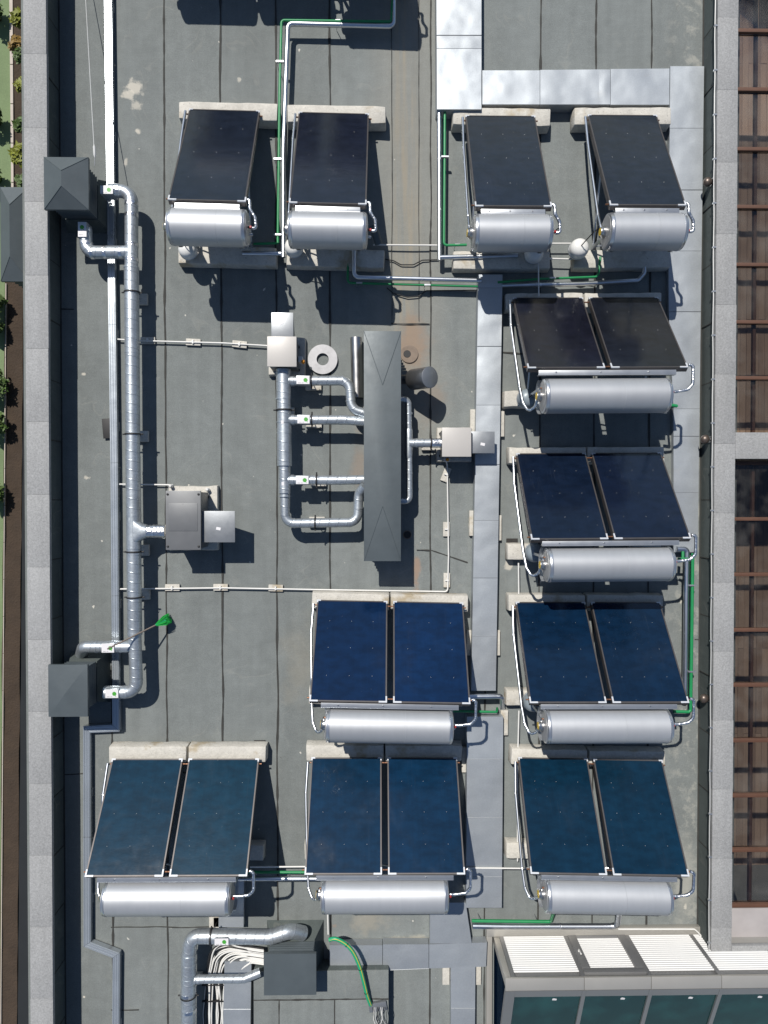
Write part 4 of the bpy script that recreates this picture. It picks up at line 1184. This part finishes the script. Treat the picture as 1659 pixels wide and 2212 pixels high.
# bottom duct
vd = thing('ventilation_duct', P(408, 2100, 0), 'galvanised duct bending round the white cables at the bottom edge', 'duct', 'galvanised ventilation ducts')
Z = 0.45
duct(vd, [(406, 2330), (408, 2060)], 0.119, Z)
duct(vd, [(408, 2062), (412, 2022), (585, 2024), (628, 2010), (655, 2016, .30)], 0.113, Z, 0.24)
duct(vd, [(412, 2115), (528, 2114), (562, 2100, .40)], 0.066, Z, 0.10)
for (p, q, r) in [((408, 2062), (408, 2070), .125), ((408, 2082), (408, 2088), .123), ((407.5, 2111), (407.5, 2118), .123)]: collar(vd, p, q, r, Z, .03)
for (p, q, r) in [((452, 2022), (460, 2022), .118), ((585, 2023), (590, 2023), .118), ((604, 2018), (610, 2016), .118), ((612, 2015), (618, 2013), .118), ((430, 2115), (440, 2115), .073), ((516, 2114), (522, 2114), .071), ((422, 2115), (428, 2115), .075)]: collar(vd, p, q, r, Z, .025)
hanger(vd, 457, 2022.5, .115, Z); hanger(vd, 407, 2150, .119, Z, False)
damper(vd, 463, 2027, 494, 2042, Z + .135)
for k, (x, y) in enumerate([(406, 2150), (408, 2185)]):
    collar(vd, (x, y - 5), (x, y), .1215, Z, .05, 'foil', 'foil_tape')

# ------------------------------------------------------------------ fan boxes
def fanbox(bx, hood, base, zt, hz, label, lid='beige', hatch=False, hood_mat='hood'):
    c = P((base[0] + base[2]) / 2, (base[1] + base[3]) / 2, 0)
    t = thing('fan_unit', (c.x, c.y, 0), label, 'fan unit', 'roof fan units')
    a, b = P(base[0], base[1], .12), P(base[2], base[3], .12)
    obj('base_slab', rough_block(a.x, b.x, b.y, a.y, .12, 3, .015), 'concrete', t)
    a, b = P(bx[0], bx[1], zt), P(bx[2], bx[3], zt)
    obj('casing', box(B(), a.x + .02, b.x - .02, b.y + .02, a.y - .02, .16, zt - .03), 'slate_light', t)
    l = obj('lid', box(B(), a.x, b.x, b.y, a.y, zt - .035, zt, .006), lid, t)
    for sx in (.06, .94):
        for sy in (.06, .94):
            p = (a.x + (b.x - a.x) * sx, b.y + (a.y - b.y) * sy, zt)
            if hatch: obj('bolt', lathe(B(), [(.018, 0), (.018, .008), (.008, .014)], 10, p), 'black', l)
        for sy in (.1, .9):
            obj('rubber_mount', lathe(B(), [(.025, .118), (.025, .165)], 10, (a.x + (b.x - a.x) * sx, b.y + (a.y - b.y) * sy, 0)), 'black', t)
    if hatch:
        p, q = P(364, 1087, zt), P(427, 1147, zt)
        h = obj('hatch', box(B(), p.x, q.x, q.y, p.y, zt, zt + .006, .002), lid, l)
        for i in range(3):
            for j in (0.03, .97):
                obj('rivet', lathe(B(), [(.006, 0), (.004, .003)], 6, (p.x + (q.x - p.x) * (.05 + .45 * i), q.y + (p.y - q.y) * j, zt + .006)), 'stainless', h)
    a2, b2 = P(hood[0], hood[1], hz), P(hood[2], hood[3], hz)
    bm = B()
    box(bm, a2.x, b2.x, b2.y, a2.y, hz - .012, hz, .003)
    dx = abs((a2.x + b2.x) / 2 - (a.x + b.x) / 2) > .3
    hd = obj('weather_hood', bm, hood_mat, t)
    if dx:
        for yy in (b2.y + .004, a2.y - .016):
            bm = B(); hexa(bm, [(a2.x, yy, hz - .30), (a2.x + .05, yy, hz - .30), (a2.x + .05, yy + .012, hz - .30), (a2.x, yy + .012, hz - .30), (a2.x, yy, hz - .013), (b2.x - .004, yy, hz - .013), (b2.x - .004, yy + .012, hz - .013), (a2.x, yy + .012, hz - .013)])
            obj('hood_cheek', bm, hood_mat, hd)
    else:
        for xx in (a2.x + .004, b2.x - .016):
            bm = B(); hexa(bm, [(xx, b2.y, hz - .30), (xx + .012, b2.y, hz - .30), (xx + .012, b2.y + .05, hz - .30), (xx, b2.y + .05, hz - .30), (xx, b2.y, hz - .013), (xx + .012, b2.y, hz - .013), (xx + .012, a2.y - .004, hz - .013), (xx, a2.y - .004, hz - .013)])
            obj('hood_cheek', bm, hood_mat, hd)
    p = ((a2.x + b2.x) / 2 + (-.02 if not dx else 0), (a2.y + b2.y) / 2 + (0.03 if not dx else -.03), hz)
    obj('small_label', box(B(), p[0] - .035, p[0] + .035, p[1] - .022, p[1] + .022, hz, hz + .002, rot=.5 if not dx else -.2), 'sticker', hd)
    return t
f = fanbox((577, 726.5, 640.5, 792), (586, 675, 633.5, 729), (578, 727, 660, 812), .66, .56, 'beige-lidded fan unit at the upper end of the four-branch duct')
p = P(652, 781, .28)
obj('isolator_box', box(B(), p.x - .05, p.x + .015, p.y - .02, p.y + .07, .2, .36, .004), 'white', f)
obj('isolator_knob', lathe(B(), [(.03, .0), (.03, .05), (.015, .07)], 14, (p.x + .03, p.y - .02, .33)), 'orange', f)
f = fanbox((955, 923.5, 1018, 986.5), (1017, 932, 1068.5, 979), (943, 922, 1020, 998), .66, .52, 'beige-lidded fan unit right of the long cowl')
p = P(966, 993, .25)
obj('isolator_box', box(B(), p.x - .05, p.x + .05, p.y - .03, p.y + .04, .18, .26, .004), 'white', f)
obj('isolator_knob', lathe(B(), [(.028, .0), (.028, .03), (.015, .04)], 14, (p.x, p.y, .26)), 'orange', f)
f = fanbox((357.5, 1060, 434, 1188), (436, 1104, 507.5, 1171.5), (362, 1048.5, 471, 1190), .72, .62, 'dark grey fan unit with bolted hatch beside the left duct', 'slate_light', True)
for (x, y) in [(371, 1050), (450, 1058)]:
    p = P(x, y, .12)
    obj('cable_gland', lathe(B(), [(.03, .12), (.03, .2), (.015, .22)], 12, (p.x, p.y, 0)), 'white', f)

# ------------------------------------------------------------------ loose things round the long cowl
c = P(697, 776, .06)
bm = B()
n = 56
for (r0, r1) in ((.10, .243),):
    vs = [[bm.verts.new((c.x + r * math.cos(2 * math.pi * k / n), c.y + r * math.sin(2 * math.pi * k / n), z)) for k in range(n)] for r, z in ((r0, .052), (r1, .052), (r1, .06), (r0, .06))]
    for k in range(n):
        k2 = (k + 1) % n
        for a, b in ((0, 1), (1, 2), (2, 3), (3, 0)): bm.faces.new((vs[a][k], vs[a][k2], vs[b][k2], vs[b][k]))
bmesh.ops.recalc_face_normals(bm, faces=bm.faces)
for k in range(3): lathe(bm, [(.02, .012), (.02, .052)], 8, (c.x + .17 * math.cos(k * 2.1), c.y + .17 * math.sin(k * 2.1), 0))
rg = obj('ring_disc', bm, simple('scuffed_zinc_disc', (0.34, 0.34, 0.35), 0.55, 0.5, 0.2, 9))
tag(rg, 'flat round metal disc with a centre hole lying near the long cowl', 'disc')
bm = B()
a, b = P(769, 730, .11), P(772, 860, .11)
tube(bm, [a, b], .098, 32, False); tube(bm, [a + Vector((0, .001, 0)), b], .090, 32, False)
tag(obj('stainless_flue_pipe', bm, 'stainless'), 'loose stainless flue pipe lying along the left side of the long cowl', 'pipe')
# mushroom outlet
t = thing('exhaust_outlet', P(885, 820, 0), 'stubby capped exhaust cylinder poking out right of the long cowl', 'exhaust')
a = P(868, 820, .36); b = P(892, 820, .42); e = P(928, 815, .74)
d = (e - b).normalized()
obj('stub_pipe', tube(B(), [a, b, b + d * .05], .075, 20), 'dark_steel', t)
obj('drum', tube(B(), [b, b + d * .01, e - d * .012, e], [.160, .165, .165, .160], 40), 'dark_steel', t)
obj('end_cap', tube(B(), [e + d * .002, e + d * .008, e + d * .014], [.166, .166, .158], 40), 'hood', t)
# roof drains
for (x, y, lb) in [(884, 765, 'rust-stained round roof drain right of the long cowl'), (880, 1155, 'small dark roof drain at the lower end of the long cowl')]:
    c = P(x, y, 0)
    t = thing('roof_drain', (c.x, c.y, 0), lb, 'drain')
    R0 = .15 if y < 900 else .07
    bm = B(); lathe(bm, [(R0, .008), (R0 * .95, .015), (R0 * .7, .014), (R0 * .62, .012)], 28, (c.x, c.y, 0))
    obj('drain_flange', bm, simple('rusty_lead_flange', (.21, .165, .13), .85, 0, .3, 12), t)
    cx = c.x - (.035 if y < 900 else 0)
    obj('drain_mouth', lathe(B(), [(.062, .013), (.058, .0175)], 18, (cx, c.y, 0)), 'black', t)
p0, p1 = P(806, 487, .45), P(818, 527, .30)
tag(obj('dark_pipe_offcut', tube(B(), [p0, p1], .062, 20), 'slate'), 'dark pipe offcut leaning at the right end of the second single heater tank', 'pipe')
# dark flap
p = P(235, 925, .05)
tag(obj('rubber_mat', box(B(), p.x - .10, p.x + .08, p.y - .165, p.y + .16, .05, .06, .003, rot=.08), 'black'), 'dark rectangular sheet tucked under the left cable tray', 'sheet')
for (x, y, lb) in [(561, 1607, 'black offcut beside the lower left twin heater blocks'), (1106, 1171, 'black membrane offcut above the grey vessel of the second right heater')]:
    p = P(x, y, .02)
    tag(obj('membrane_offcut', box(B(), p.x - .095, p.x + .095, p.y - .06, p.y + .06, .014, .022), simple('black_mineral_felt', (.03, .028, .026), .9, 0, .5, 12)), lb, 'offcut')

# broom lying over the left duct
t = thing('broom', P(300, 1375, .5), 'broom with green bristles lying across the left duct', 'broom')
a, b = P(232, 1402, .86), P(345, 1346, .26)
d = (b - a).normalized()
obj('handle', tube(B(), [a, b], .012, 8), 'stick', t)
bm = B()
sd = Vector((-d.y, d.x, 0)).normalized()
rnd = random.Random(3)
for k in range(420):
    u = rnd.uniform(-1, 1); v = rnd.uniform(-1, 1)
    p0 = b + sd * u * .018 + Vector((0, 0, v * .018)) - d * .06
    ln = rnd.uniform(.15, .24)
    p1 = p0 + d * ln + sd * u * .065 + Vector((0, 0, v * .05 - .08 * rnd.random()))
    p1.z = max(.02, p1.z)
    s = sd * .004
    bm.faces.new([bm.verts.new(q) for q in (p0 - s, p0 + s, p1 + s, p1 - s)])
obj('bristles', bm, 'bristle', t)
obj('ferrule', tube(B(), [b - d * .08, b + d * .04, b + d * .1], [.014, .024, .034], 12), 'green_hose', t)

# ------------------------------------------------------------------ pipe runs
def pipe_run(name, label, cat, paths, group=None, brackets=(), mat=None):
    c = P(*paths[0][0][0][:2], 0)
    t = thing(name, c, label, cat, group)
    for (pts, z, r, m, fr) in paths:
        sm = fillet(D3(pts, z), fr, 5)
        o = obj('pipe', tube(B(), sm, r, 14), m, t)
        if m == 'jacket':
            acc = 0
            for k in range(1, len(sm) - 1 if len(sm) > 2 else 2):
                seg = sm[k] - sm[k - 1]
                nn = int(seg.length / 1.0)
                for j in range(1, nn + 1):
                    obj('foil_band', ring_on(B(), sm[k - 1] + seg * (j / (nn + 1)), seg, r + .002, .025, 14), 'foil', o)
    for (x, y, z, r) in brackets:
        p = P(x, y, z)
        bm = B(); box(bm, p.x - r - .03, p.x + r + .03, p.y - .012, p.y + .012, z - .01, z + r + .008)
        tube(bm, [(p.x - r - .02, p.y, .012), (p.x - r - .02, p.y, z)], .006, 6)
        obj('pipe_clip', bm, 'alu', t)
    return t
G, J = 'green', 'jacket'
pipe_run('hot_water_pipe', 'silver-jacketed pipe dropping left of the second single heater', 'pipe', [
    ([(850, -60), (850, 57), (622, 51), (612, 330), (612, 556)], .22, .040, J, .08), ([(612, 548), (524, 547)], .20, .036, J, .05)], 'silver-jacketed pipes')
pipe_run('cold_water_pipe', 'green plastic pipe dropping left of the second single heater', 'pipe', [
    ([(852, -60), (845, 47), (608, 44), (604, 200), (600, 525)], .24, .021, G, .05), ([(601, 525), (548, 527)], .22, .019, G, .03)], 'green plastic pipes',
    [(605, 135, .24, .03), (600, 345, .24, .03), (600, 508, .24, .03), (730, 45, .24, .01)])
pipe_run('hot_water_pipe', 'silver-jacketed pipe crossing below the upper row of heaters', 'pipe', [
    ([(765, 530, .3), (765, 599), (1040, 606)], .24, .036, J, .08), ([(1075, 617), (1260, 613), (1378, 606), (1392, 590), (1390, 540)], .16, .037, J, .10)], 'silver-jacketed pipes')
pipe_run('cold_water_pipe', 'green plastic pipe crossing below the upper row of heaters', 'pipe', [
    ([(752, 540), (751, 611), (1040, 619)], .18, .019, G, .06), ([(1075, 610), (1160, 603), (1292, 598), (1297, 555)], .22, .019, G, .07)], 'green plastic pipes',
    [(776, 612, .18, .02), (923, 616, .18, .02), (1193, 601, .22, .02)])
pipe_run('hot_water_pipe', 'silver-jacketed pipe left of the third single heater', 'pipe', [
    ([(948.5, 236), (949.5, 562)], .22, .037, J, .08), ([(950, 556), (1118, 552)], .22, .037, J, .06)], 'silver-jacketed pipes')
pipe_run('cold_water_pipe', 'green plastic pipe left of the third single heater', 'pipe', [
    ([(961, 238), (959, 530), (1008, 529)], .22, .021, G, .05)], 'green plastic pipes', [(961, 340, .22, .03), (988, 529, .22, .01)])
pipe_run('hot_water_pipe', 'silver-jacketed pipe beside the third right twin heater', 'pipe', [
    ([(1462, 1186), (1484, 1186), (1482, 1300), (1480, 1515)], .16, .045, J, .06)], 'silver-jacketed pipes')
pipe_run('cold_water_pipe', 'bright green pipe beside the third right twin heater', 'pipe', [
    ([(1496.5, 1195), (1495, 1320), (1492, 1538), (1455, 1537)], .20, .026, G, .05), ([(1465, 1207, .5), (1487, 1207, .5)], .5, .021, G, .03), ([(1475, 1192, .45), (1475, 1207, .5)], .5, .024, G, .02)], 'green plastic pipes',
    [(1495, 1264, .20, .03), (1494, 1450, .20, .03)])
pipe_run('hot_water_pipe', 'short silver-jacketed pipe right of the upper middle twin heater', 'pipe', [([(985, 1505), (1084, 1504), (1086, 1530, .05)], .25, .043, J, .05)], 'silver-jacketed pipes')
pipe_run('cold_water_pipe', 'short green pipe right of the upper middle twin heater', 'pipe', [([(975, 1536), (1073, 1538), (1074, 1530, .1)], .26, .020, G, .03)], 'green plastic pipes')
pipe_run('hot_water_pipe', 'silver-jacketed pipe joining the two lower left twin heaters', 'pipe', [([(510, 1898), (705, 1898)], .22, .038, J, .05)], 'silver-jacketed pipes')
pipe_run('cold_water_pipe', 'green pipe joining the two lower left twin heaters', 'pipe', [([(520, 1884), (690, 1884)], .24, .022, G, .05)], 'green plastic pipes')
pipe_run('hot_water_pipe', 'crumpled silver-jacketed pipe above the glass lantern', 'pipe', [([(1021, 2000), (1100, 2001), (1334, 2001), (1339, 1960, .5)], .20, .045, J, .10)], 'silver-jacketed pipes')
pipe_run('cold_water_pipe', 'green pipe above the glass lantern', 'pipe', [([(1019, 1989), (1190, 1991), (1196, 1970, .5)], .22, .026, G, .05)], 'green plastic pipes', [(1040, 1989, .22, .01), (1164, 1990, .22, .01)])
pipe_run('cold_water_pipe', 'green stub at the right end of the topmost right twin tank', 'pipe', [([(1448, 875), (1462, 877)], .9, .026, G, .03), ([(1462, 877, .9), (1440, 880, .1)], .5, .02, G, .03)], 'green plastic pipes')

def conduit(label, pts, z=.07, r=.013, feet=(), fr=.05, brk=True):
    t = thing('electrical_conduit', P(pts[0][0], pts[0][1], 0), label, 'conduit', 'thin white conduits')
    obj('tube', tube(B(), fillet(D3(pts, z), fr, 5), r, 10), 'white', t)
    for (x, y, a) in feet:
        p = P(x, y, .03)
        f = obj('foot', box(B(), p.x - .12, p.x + .12, p.y - .055, p.y + .055, .013, .055, .008, rot=a), 'concrete', t)
        obj('saddle', box(B(), p.x - .012, p.x + .012, p.y - .03, p.y + .03, .055, z + r + .004, rot=a), 'white', f)
    return t
conduit('white conduit running from the left tray to the upper beige fan unit', [(254, 733), (300, 736), (480, 741), (580, 747)], feet=[(418, 739.5, -.04), (518, 744, -.1), (320, 736, 0)])
conduit('short white conduit from the left tray to the dark grey fan unit', [(256, 1046), (374, 1047.5)])
conduit('white conduit crossing above the upper middle twin heater and turning up', [(257, 1272.5), (480, 1270), (700, 1274), (967, 1278), (969, 1200), (966, 1005), (963, 992, .2)],
        feet=[(373, 1269, 0), (477, 1268.5, 0), (596, 1270, -.03), (964, 1143, 1.57), (965, 1253, 1.57), (963, 1025, 1.2)])
conduit('white conduit between second and third single heaters', [(806, 529), (955, 530)], .10)
conduit('upper white conduit between third and rightmost single heaters', [(1175, 526), (1240, 526)], .18)
conduit('lower white conduit between third and rightmost single heaters', [(1170, 558), (1236, 560)], .18)
conduit('white conduit from second to third right twin heater', [(1120, 1216), (1121, 1310)], .16)
conduit('white conduit from third to lowest right twin heater', [(1121, 1535), (1118, 1650)], .16)
conduit('white conduit descending left of the lowest right twin heater', [(1118, 1652), (1118, 1860)], .16)
conduit('long white conduit joining the lower middle and lowest right twin heaters', [(1008, 1875), (1145, 1876)], .24)
conduit('white conduit joining the two lower left twin heaters', [(540, 1873), (668, 1872)], .24)
conduit('white conduit skirting the top of the glass lantern', [(1335, 2007), (1500, 2007), (1508, 2014), (1535, 2045)], .12)
conduit('vertical white conduit left of the lower middle tank', [(708, 1975), (709, 2018)], .10)
# thin steel hold-down post left of the topmost right twin heater
conduit('slim grey post from upper cross pipe to topmost right twin heater', [(1163, 560), (1164, 640)], .30, .011)

# wire rope with turnbuckle
t = thing('wire_rope', P(195, 150, 0), 'thin wire rope with turnbuckle from the top edge to the left cowl', 'wire')
obj('rope', tube(B(), [P(180, -90, .10), P(203, 315, .84)], .006, 6), 'rope', t)
obj('turnbuckle', tube(B(), [P(203, 312, .835), P(203.5, 318, .84), P(204.5, 335, .86), P(205, 341, .86)], [.006, .02, .02, .006], 8), 'rope', t)
obj('rope_tail', tube(B(), [P(205, 340, .86), P(204, 358, .80)], .006, 6), 'rope', t)

# black cables sagging below the upper row
def cable(label, pts, z=.03, r=.010, mat='black'):
    tag(obj('cable', tube(B(), fillet(D3(pts, z), .08, 5), r, 8), mat), label, 'cable', 'loose black cables')
cable('black cable crossing the valley between second and third single heaters', [(832, 560), (850, 563), (866, 572), (893, 572), (912, 562), (948, 561)])
cable('black cable looping below the green pipe at the valley', [(836, 622), (850, 634), (880, 642), (905, 640), (920, 628), (1030, 627)])

# dome lamps on the right wall
for (x, y, lb) in [(1528.5, 393, 'uppermost brown dome fixture on the right parapet'), (1523, 949, 'middle brown dome fixture on the right parapet'), (1520.5, 1509, 'lowest brown dome fixture on the right parapet')]:
    c = P(x, y, .33)
    t = thing('dome_fixture', (XR, c.y, .3), lb, 'wall fixture', 'dome fixtures on the right parapet')
    bm = B(); bmesh.ops.create_uvsphere(bm, u_segments=24, v_segments=14, radius=.075)
    for f in bm.faces: f.smooth = True
    bmesh.ops.scale(bm, verts=bm.verts, vec=(.95, 1, .8)); bmesh.ops.translate(bm, verts=bm.verts, vec=c)
    obj('dome', bm, simple('brown_dome_metal', (.13, .105, .09), .4, .6, .1, 8), t)
    obj('arm', tube(B(), [c, (XR - .01, c.y, .33)], .02, 10), 'dark_steel', t)
    obj('back_plate', box(B(), XR - .026, XR - .017, c.y - .05, c.y + .05, .27, .39), 'dark_steel', t)

# ------------------------------------------------------------------ bottom: membrane plinth, cowl, cables, hose
a, b = P(547, 2098, .30), P(840, 2330, .30)
pl = thing('roof_plinth', ((a.x + b.x) / 2, a.y, 0), 'low membrane-covered plinth at the bottom edge under the square cowl', 'plinth')
obj('core', box(B(), a.x, b.x, b.y, a.y, .0, .29, .02), 'membrane_wall', pl)
xs_ = [a.x, a.x + (b.x - a.x) * .19, a.x + (b.x - a.x) * .60, b.x]
for i in range(3):
    obj('membrane_sheet', box(B(), xs_[i] + .006, xs_[i + 1] - .006, b.y, P(600, 2160, .30).y - .006, .285, .300 + .003 * (i % 2), .004), 'membrane', pl)
obj('membrane_sheet', box(B(), a.x + .006, b.x - .006, P(600, 2160, .30).y + .004, a.y - .006, .285, .302, .004), 'membrane', pl)
seam((a.x, P(600, 2160, .3).y, .29), (b.x, P(600, 2160, .3).y, .29), .02, .014, pl, sd=70)
for xx in xs_[1:3]: seam((xx, b.y, .29), (xx, P(600, 2160, .30).y, .29), .016, .0145, pl, sd=int(xx * 10))
cowl(570, 2061, 683, 2149, .76, .36, 'square slate-grey louvred cowl at the bottom edge', .02, .30, .05, 6, .12, base=0.0)

wb = thing('cable_bundle', P(510, 2120, 0), 'bundle of white and grey cables curving beside the bottom duct', 'cables')
rnd = random.Random(11)
for k in range(24):
    o = k / 23
    xb = 446 + 60 * o ** 1.15 + rnd.uniform(-5, 5)
    yc = 2036 + 46 * o + rnd.uniform(-6, 6)
    zz = .06 + .05 * rnd.random()
    xe = 562
    ye = 2050 + 32 * o + rnd.uniform(-3, 3)
    pts = [(xb + rnd.uniform(-3, 3), 2300, zz), (xb + rnd.uniform(-8, 8), 2190, zz), (xb + rnd.uniform(-1, 1), 2105 + 10 * o, zz + .02), (xb + 9, yc + 16, zz + .04), (xb + 32, yc + 1, zz + .06), (xe - 20, ye - 4, .16), (xe + 8, ye, .20)]
    obj('cable', tube(B(), fillet(D3(pts, .1), .35, 7), .0115, 8), 'black' if k in (0, 1, 6, 9, 14) else 'white', wb)
for (x, y) in [(470, 2160), (470, 2125)]:
    p = P(x, y, .1); obj('cable_tie', box(B(), p.x - .25, p.x + .25, p.y - .006, p.y + .006, .10, .145), 'black', wb)
hs = thing('green_hose', P(750, 2080, .3), 'bright green corrugated hose curving right of the square bottom cowl', 'hose')
hp = [(711, 2030, .42), (725, 2028, .44), (745, 2038, .46), (762, 2056, .48), (776, 2086, .48), (785, 2118, .46), (793, 2150, .42), (801, 2172, .36)]
sm = []
q = D3(hp, .4)
for i in range(len(q) - 1):
    for k in range(9):
        s = k / 9
        p0, p1, p2, p3 = q[max(0, i - 1)], q[i], q[i + 1], q[min(len(q) - 1, i + 2)]
        sm.append(0.5 * ((2 * p1) + (p2 - p0) * s + (2 * p0 - 5 * p1 + 4 * p2 - p3) * s * s + (3 * p1 - p0 - 3 * p2 + p3) * s ** 3))
obj('hose', tube(B(), sm, [.030 + (.003 if i % 2 else 0) for i in range(len(sm))], 14), 'green_hose', hs)
obj('earth_wire', tube(B(), [p + Vector((.012, .01, .03)) for p in sm[::2]], .005, 6), 'yellow', hs)
for k in (20, 38, 52): obj('cable_tie', ring_on(B(), sm[k], sm[k + 1] - sm[k], .036, .01, 14), 'black', hs)
jb = thing('wire_junction', P(820, 2190, .3), 'open metal bracket with tangled wires at the hose end', 'junction')
a = P(818, 2172, .36)
obj('bracket', box(B(), a.x - .16, a.x + .13, a.y - .10, a.y + .04, .30, .36, .005, rot=.15), 'hood', jb)
for k in range(9):
    p0 = P(805 + k * 3.5, 2176, .37)
    pts = [p0, p0 + Vector((rnd.uniform(-.05, .05), -.15, .05)), p0 + Vector((rnd.uniform(-.12, .12), -.32, rnd.uniform(-.02, .08))), p0 + Vector((rnd.uniform(-.1, .1), -.6, -.05))]
    obj('wire', tube(B(), fillet(pts, .08, 4), .005, 6), ['black', 'white', 'rope', 'black'][k % 4], jb)

# ------------------------------------------------------------------ glass lantern at the lower right
Yw = -7.27
X0 = [2.147, 3.226, 4.256, 5.34, 6.42, 7.5]
ZR = 1.05
gl = thing('glass_lantern', (4.2, Yw, 0), 'champagne metal roof lantern with white louvres and teal glass', 'roof lantern')
obj('sill', box(B(), 1.90, 5.75, Yw + .015, Yw + .145, .0, .085, .004), 'lantern', gl)
obj('side_sill', box(B(), 1.90, 1.995, -10.4, Yw + .012, .0, .083, .004), 'lantern', gl)
obj('corner_post', box(B(), 2.02, X0[0] - .035, Yw - .12, Yw + .01, .0, ZR, .004), 'lantern', gl)
obj('back_panel', box(B(), 2.15, 7.5, Yw - .06, Yw - .04, .0, ZR - .02), 'lantern_grey', gl)
for x in X0: obj('post', box(B(), x - .032, x + .032, Yw - .075, Yw + .014, .0, ZR + .001), 'lantern_grey', gl)
for i in range(5):
    a, b = X0[i] + .034, X0[i + 1] - .034
    z0, z1 = .06, ZR - .10
    if i == 1:
        fr = obj('vent_frame', box(B(), a, b, Yw - .03, Yw + .03, ZR - .16, ZR - .055, .004), 'lantern_grey', gl)
        for (u0, u1, w0, w1) in ((a, a + .13, .03, ZR - .165), (b - .13, b, .03, ZR - .165), (a + .131, b - .131, .03, .13)):
            obj('frame_bar', box(B(), u0, u1, Yw - .03, Yw + .03, w0, w1, .004), 'lantern_grey', fr)
        obj('handle', tube(B(), fillet([(a + .06, Yw + .03, .50), (a + .06, Yw + .07, .50), (a + .06, Yw + .07, .62)], .02, 3), .012, 8), 'white', fr)
        a, b, z0, z1 = a + .135, b - .135, .14, ZR - .18
    ns = int((z1 - z0) / .047)
    for k in range(ns):
        zz = z0 + (z1 - z0) * k / ns
        bm = B()
        hexa(bm, [(a, Yw - .004, zz + .008), (b, Yw - .004, zz + .008), (b, Yw + .012, zz), (a, Yw + .012, zz), (a, Yw - .004, zz + .026), (b, Yw - .004, zz + .026), (b, Yw + .012, zz + .018), (a, Yw + .012, zz + .018)])
        bmesh.ops.recalc_face_normals(bm, faces=bm.faces)
        obj('louvre_slat', bm, 'slat', gl)
for i in range(5):
    xa = 2.02 if i == 0 else X0[i] + .003
    obj('ridge_cap', box(B(), xa, X0[i + 1] - .003, Yw - .17, Yw + .02, ZR + .003, ZR + .045, .006), 'lantern', gl)
# glazed slope
sl_ = math.tan(rad(23))
def gz(y): return ZR + .04 - (Yw - .17 - y) * sl_
yb_ = -10.4
def sbar(x0, x1, y0, y1, up, dn):
    bm = B()
    hexa(bm, [(x0, y1, gz(y1) - dn), (x1, y1, gz(y1) - dn), (x1, y0, gz(y0) - dn), (x0, y0, gz(y0) - dn), (x0, y1, gz(y1) + up), (x1, y1, gz(y1) + up), (x1, y0, gz(y0) + up), (x0, y0, gz(y0) + up)])
    return bm
ys_ = Yw - .173
for i, x in enumerate(X0[:5]):
    w0, w1 = (2.02, x + .02) if i == 0 else (x - .03, x + .03)
    obj('rafter', sbar(w0, w1, ys_, yb_, .012, .06), 'lantern_grey', gl)
    nx = X0[i + 1] - .03
    obj('head_bar', sbar(w1 + .002, nx - .002, ys_, ys_ - .13, .010, .06), 'lantern_grey', gl)
    pn = obj('glass_pane', sbar(w1 + .002, nx - .002, ys_ - .131, yb_, -.02, .03), 'pane_teal', gl)
    cx = (w1 + nx) / 2 + .12
    bm = B(); y0 = ys_ - .22
    bm.faces.new([bm.verts.new((cx + u, y0 + v, gz(y0 + v) - .017)) for u, v in ((-.035, -.02), (.03, -.025), (.035, .01), (-.01, .025), (-.035, .015))])
    bmesh.ops.recalc_face_normals(bm, faces=bm.faces)
    obj('sticker', bm, 'sticker', pn)
bm = B()
pv = [(2.035, Yw - .125, .02), (2.035, Yw - .125, gz(Yw - .17) - .07), (2.035, yb_, gz(yb_) - .07), (2.035, yb_, .02)]
bm.faces.new([bm.verts.new(p) for p in pv][:]); 
bmesh.ops.solidify(bm, geom=bm.faces[:], thickness=.01)
obj('side_pane', bm, 'pane_blue', gl)
# the room below
rm = struct(obj('room_floor', box(B(), 2.06, 8.2, -12, Yw - .15, -1.75, -1.7), 'room'))
for i in range(9):
    for j in range(7):
        obj('floor_tile', box(B(), 2.1 + i * .33, 2.1 + i * .33 + .322, -7.9 - j * .33 - .322, -7.9 - j * .33, -1.7, -1.69), 'tile', rm) if i < 3 else None
obj('partition', box(B(), 2.55, 2.75, -10.4, Yw - .3, -1.69, -.2), simple('pale_partition', (.4, .42, .4), .7), rm)
obj('partition', box(B(), 3.55, 3.70, -10.4, Yw - .3, -1.69, -.1), simple('pale_partition_b', (.35, .38, .37), .7), rm)

# vent pipe right of the lantern
t = thing('vent_pipe', P(1640, 2075, .5), 'pale vent pipe with dark open end at the lower right edge', 'pipe')
c = P(1637, 2068, .50)
obj('pipe', tube(B(), [(c.x, c.y, .45), (c.x, c.y, 1.02)], .062, 20), 'white', t)
obj('open_end', lathe(B(), [(.066, 1.021), (.066, 1.05), (.05, 1.052)], 20, (c.x, c.y, 0)), 'black', t)
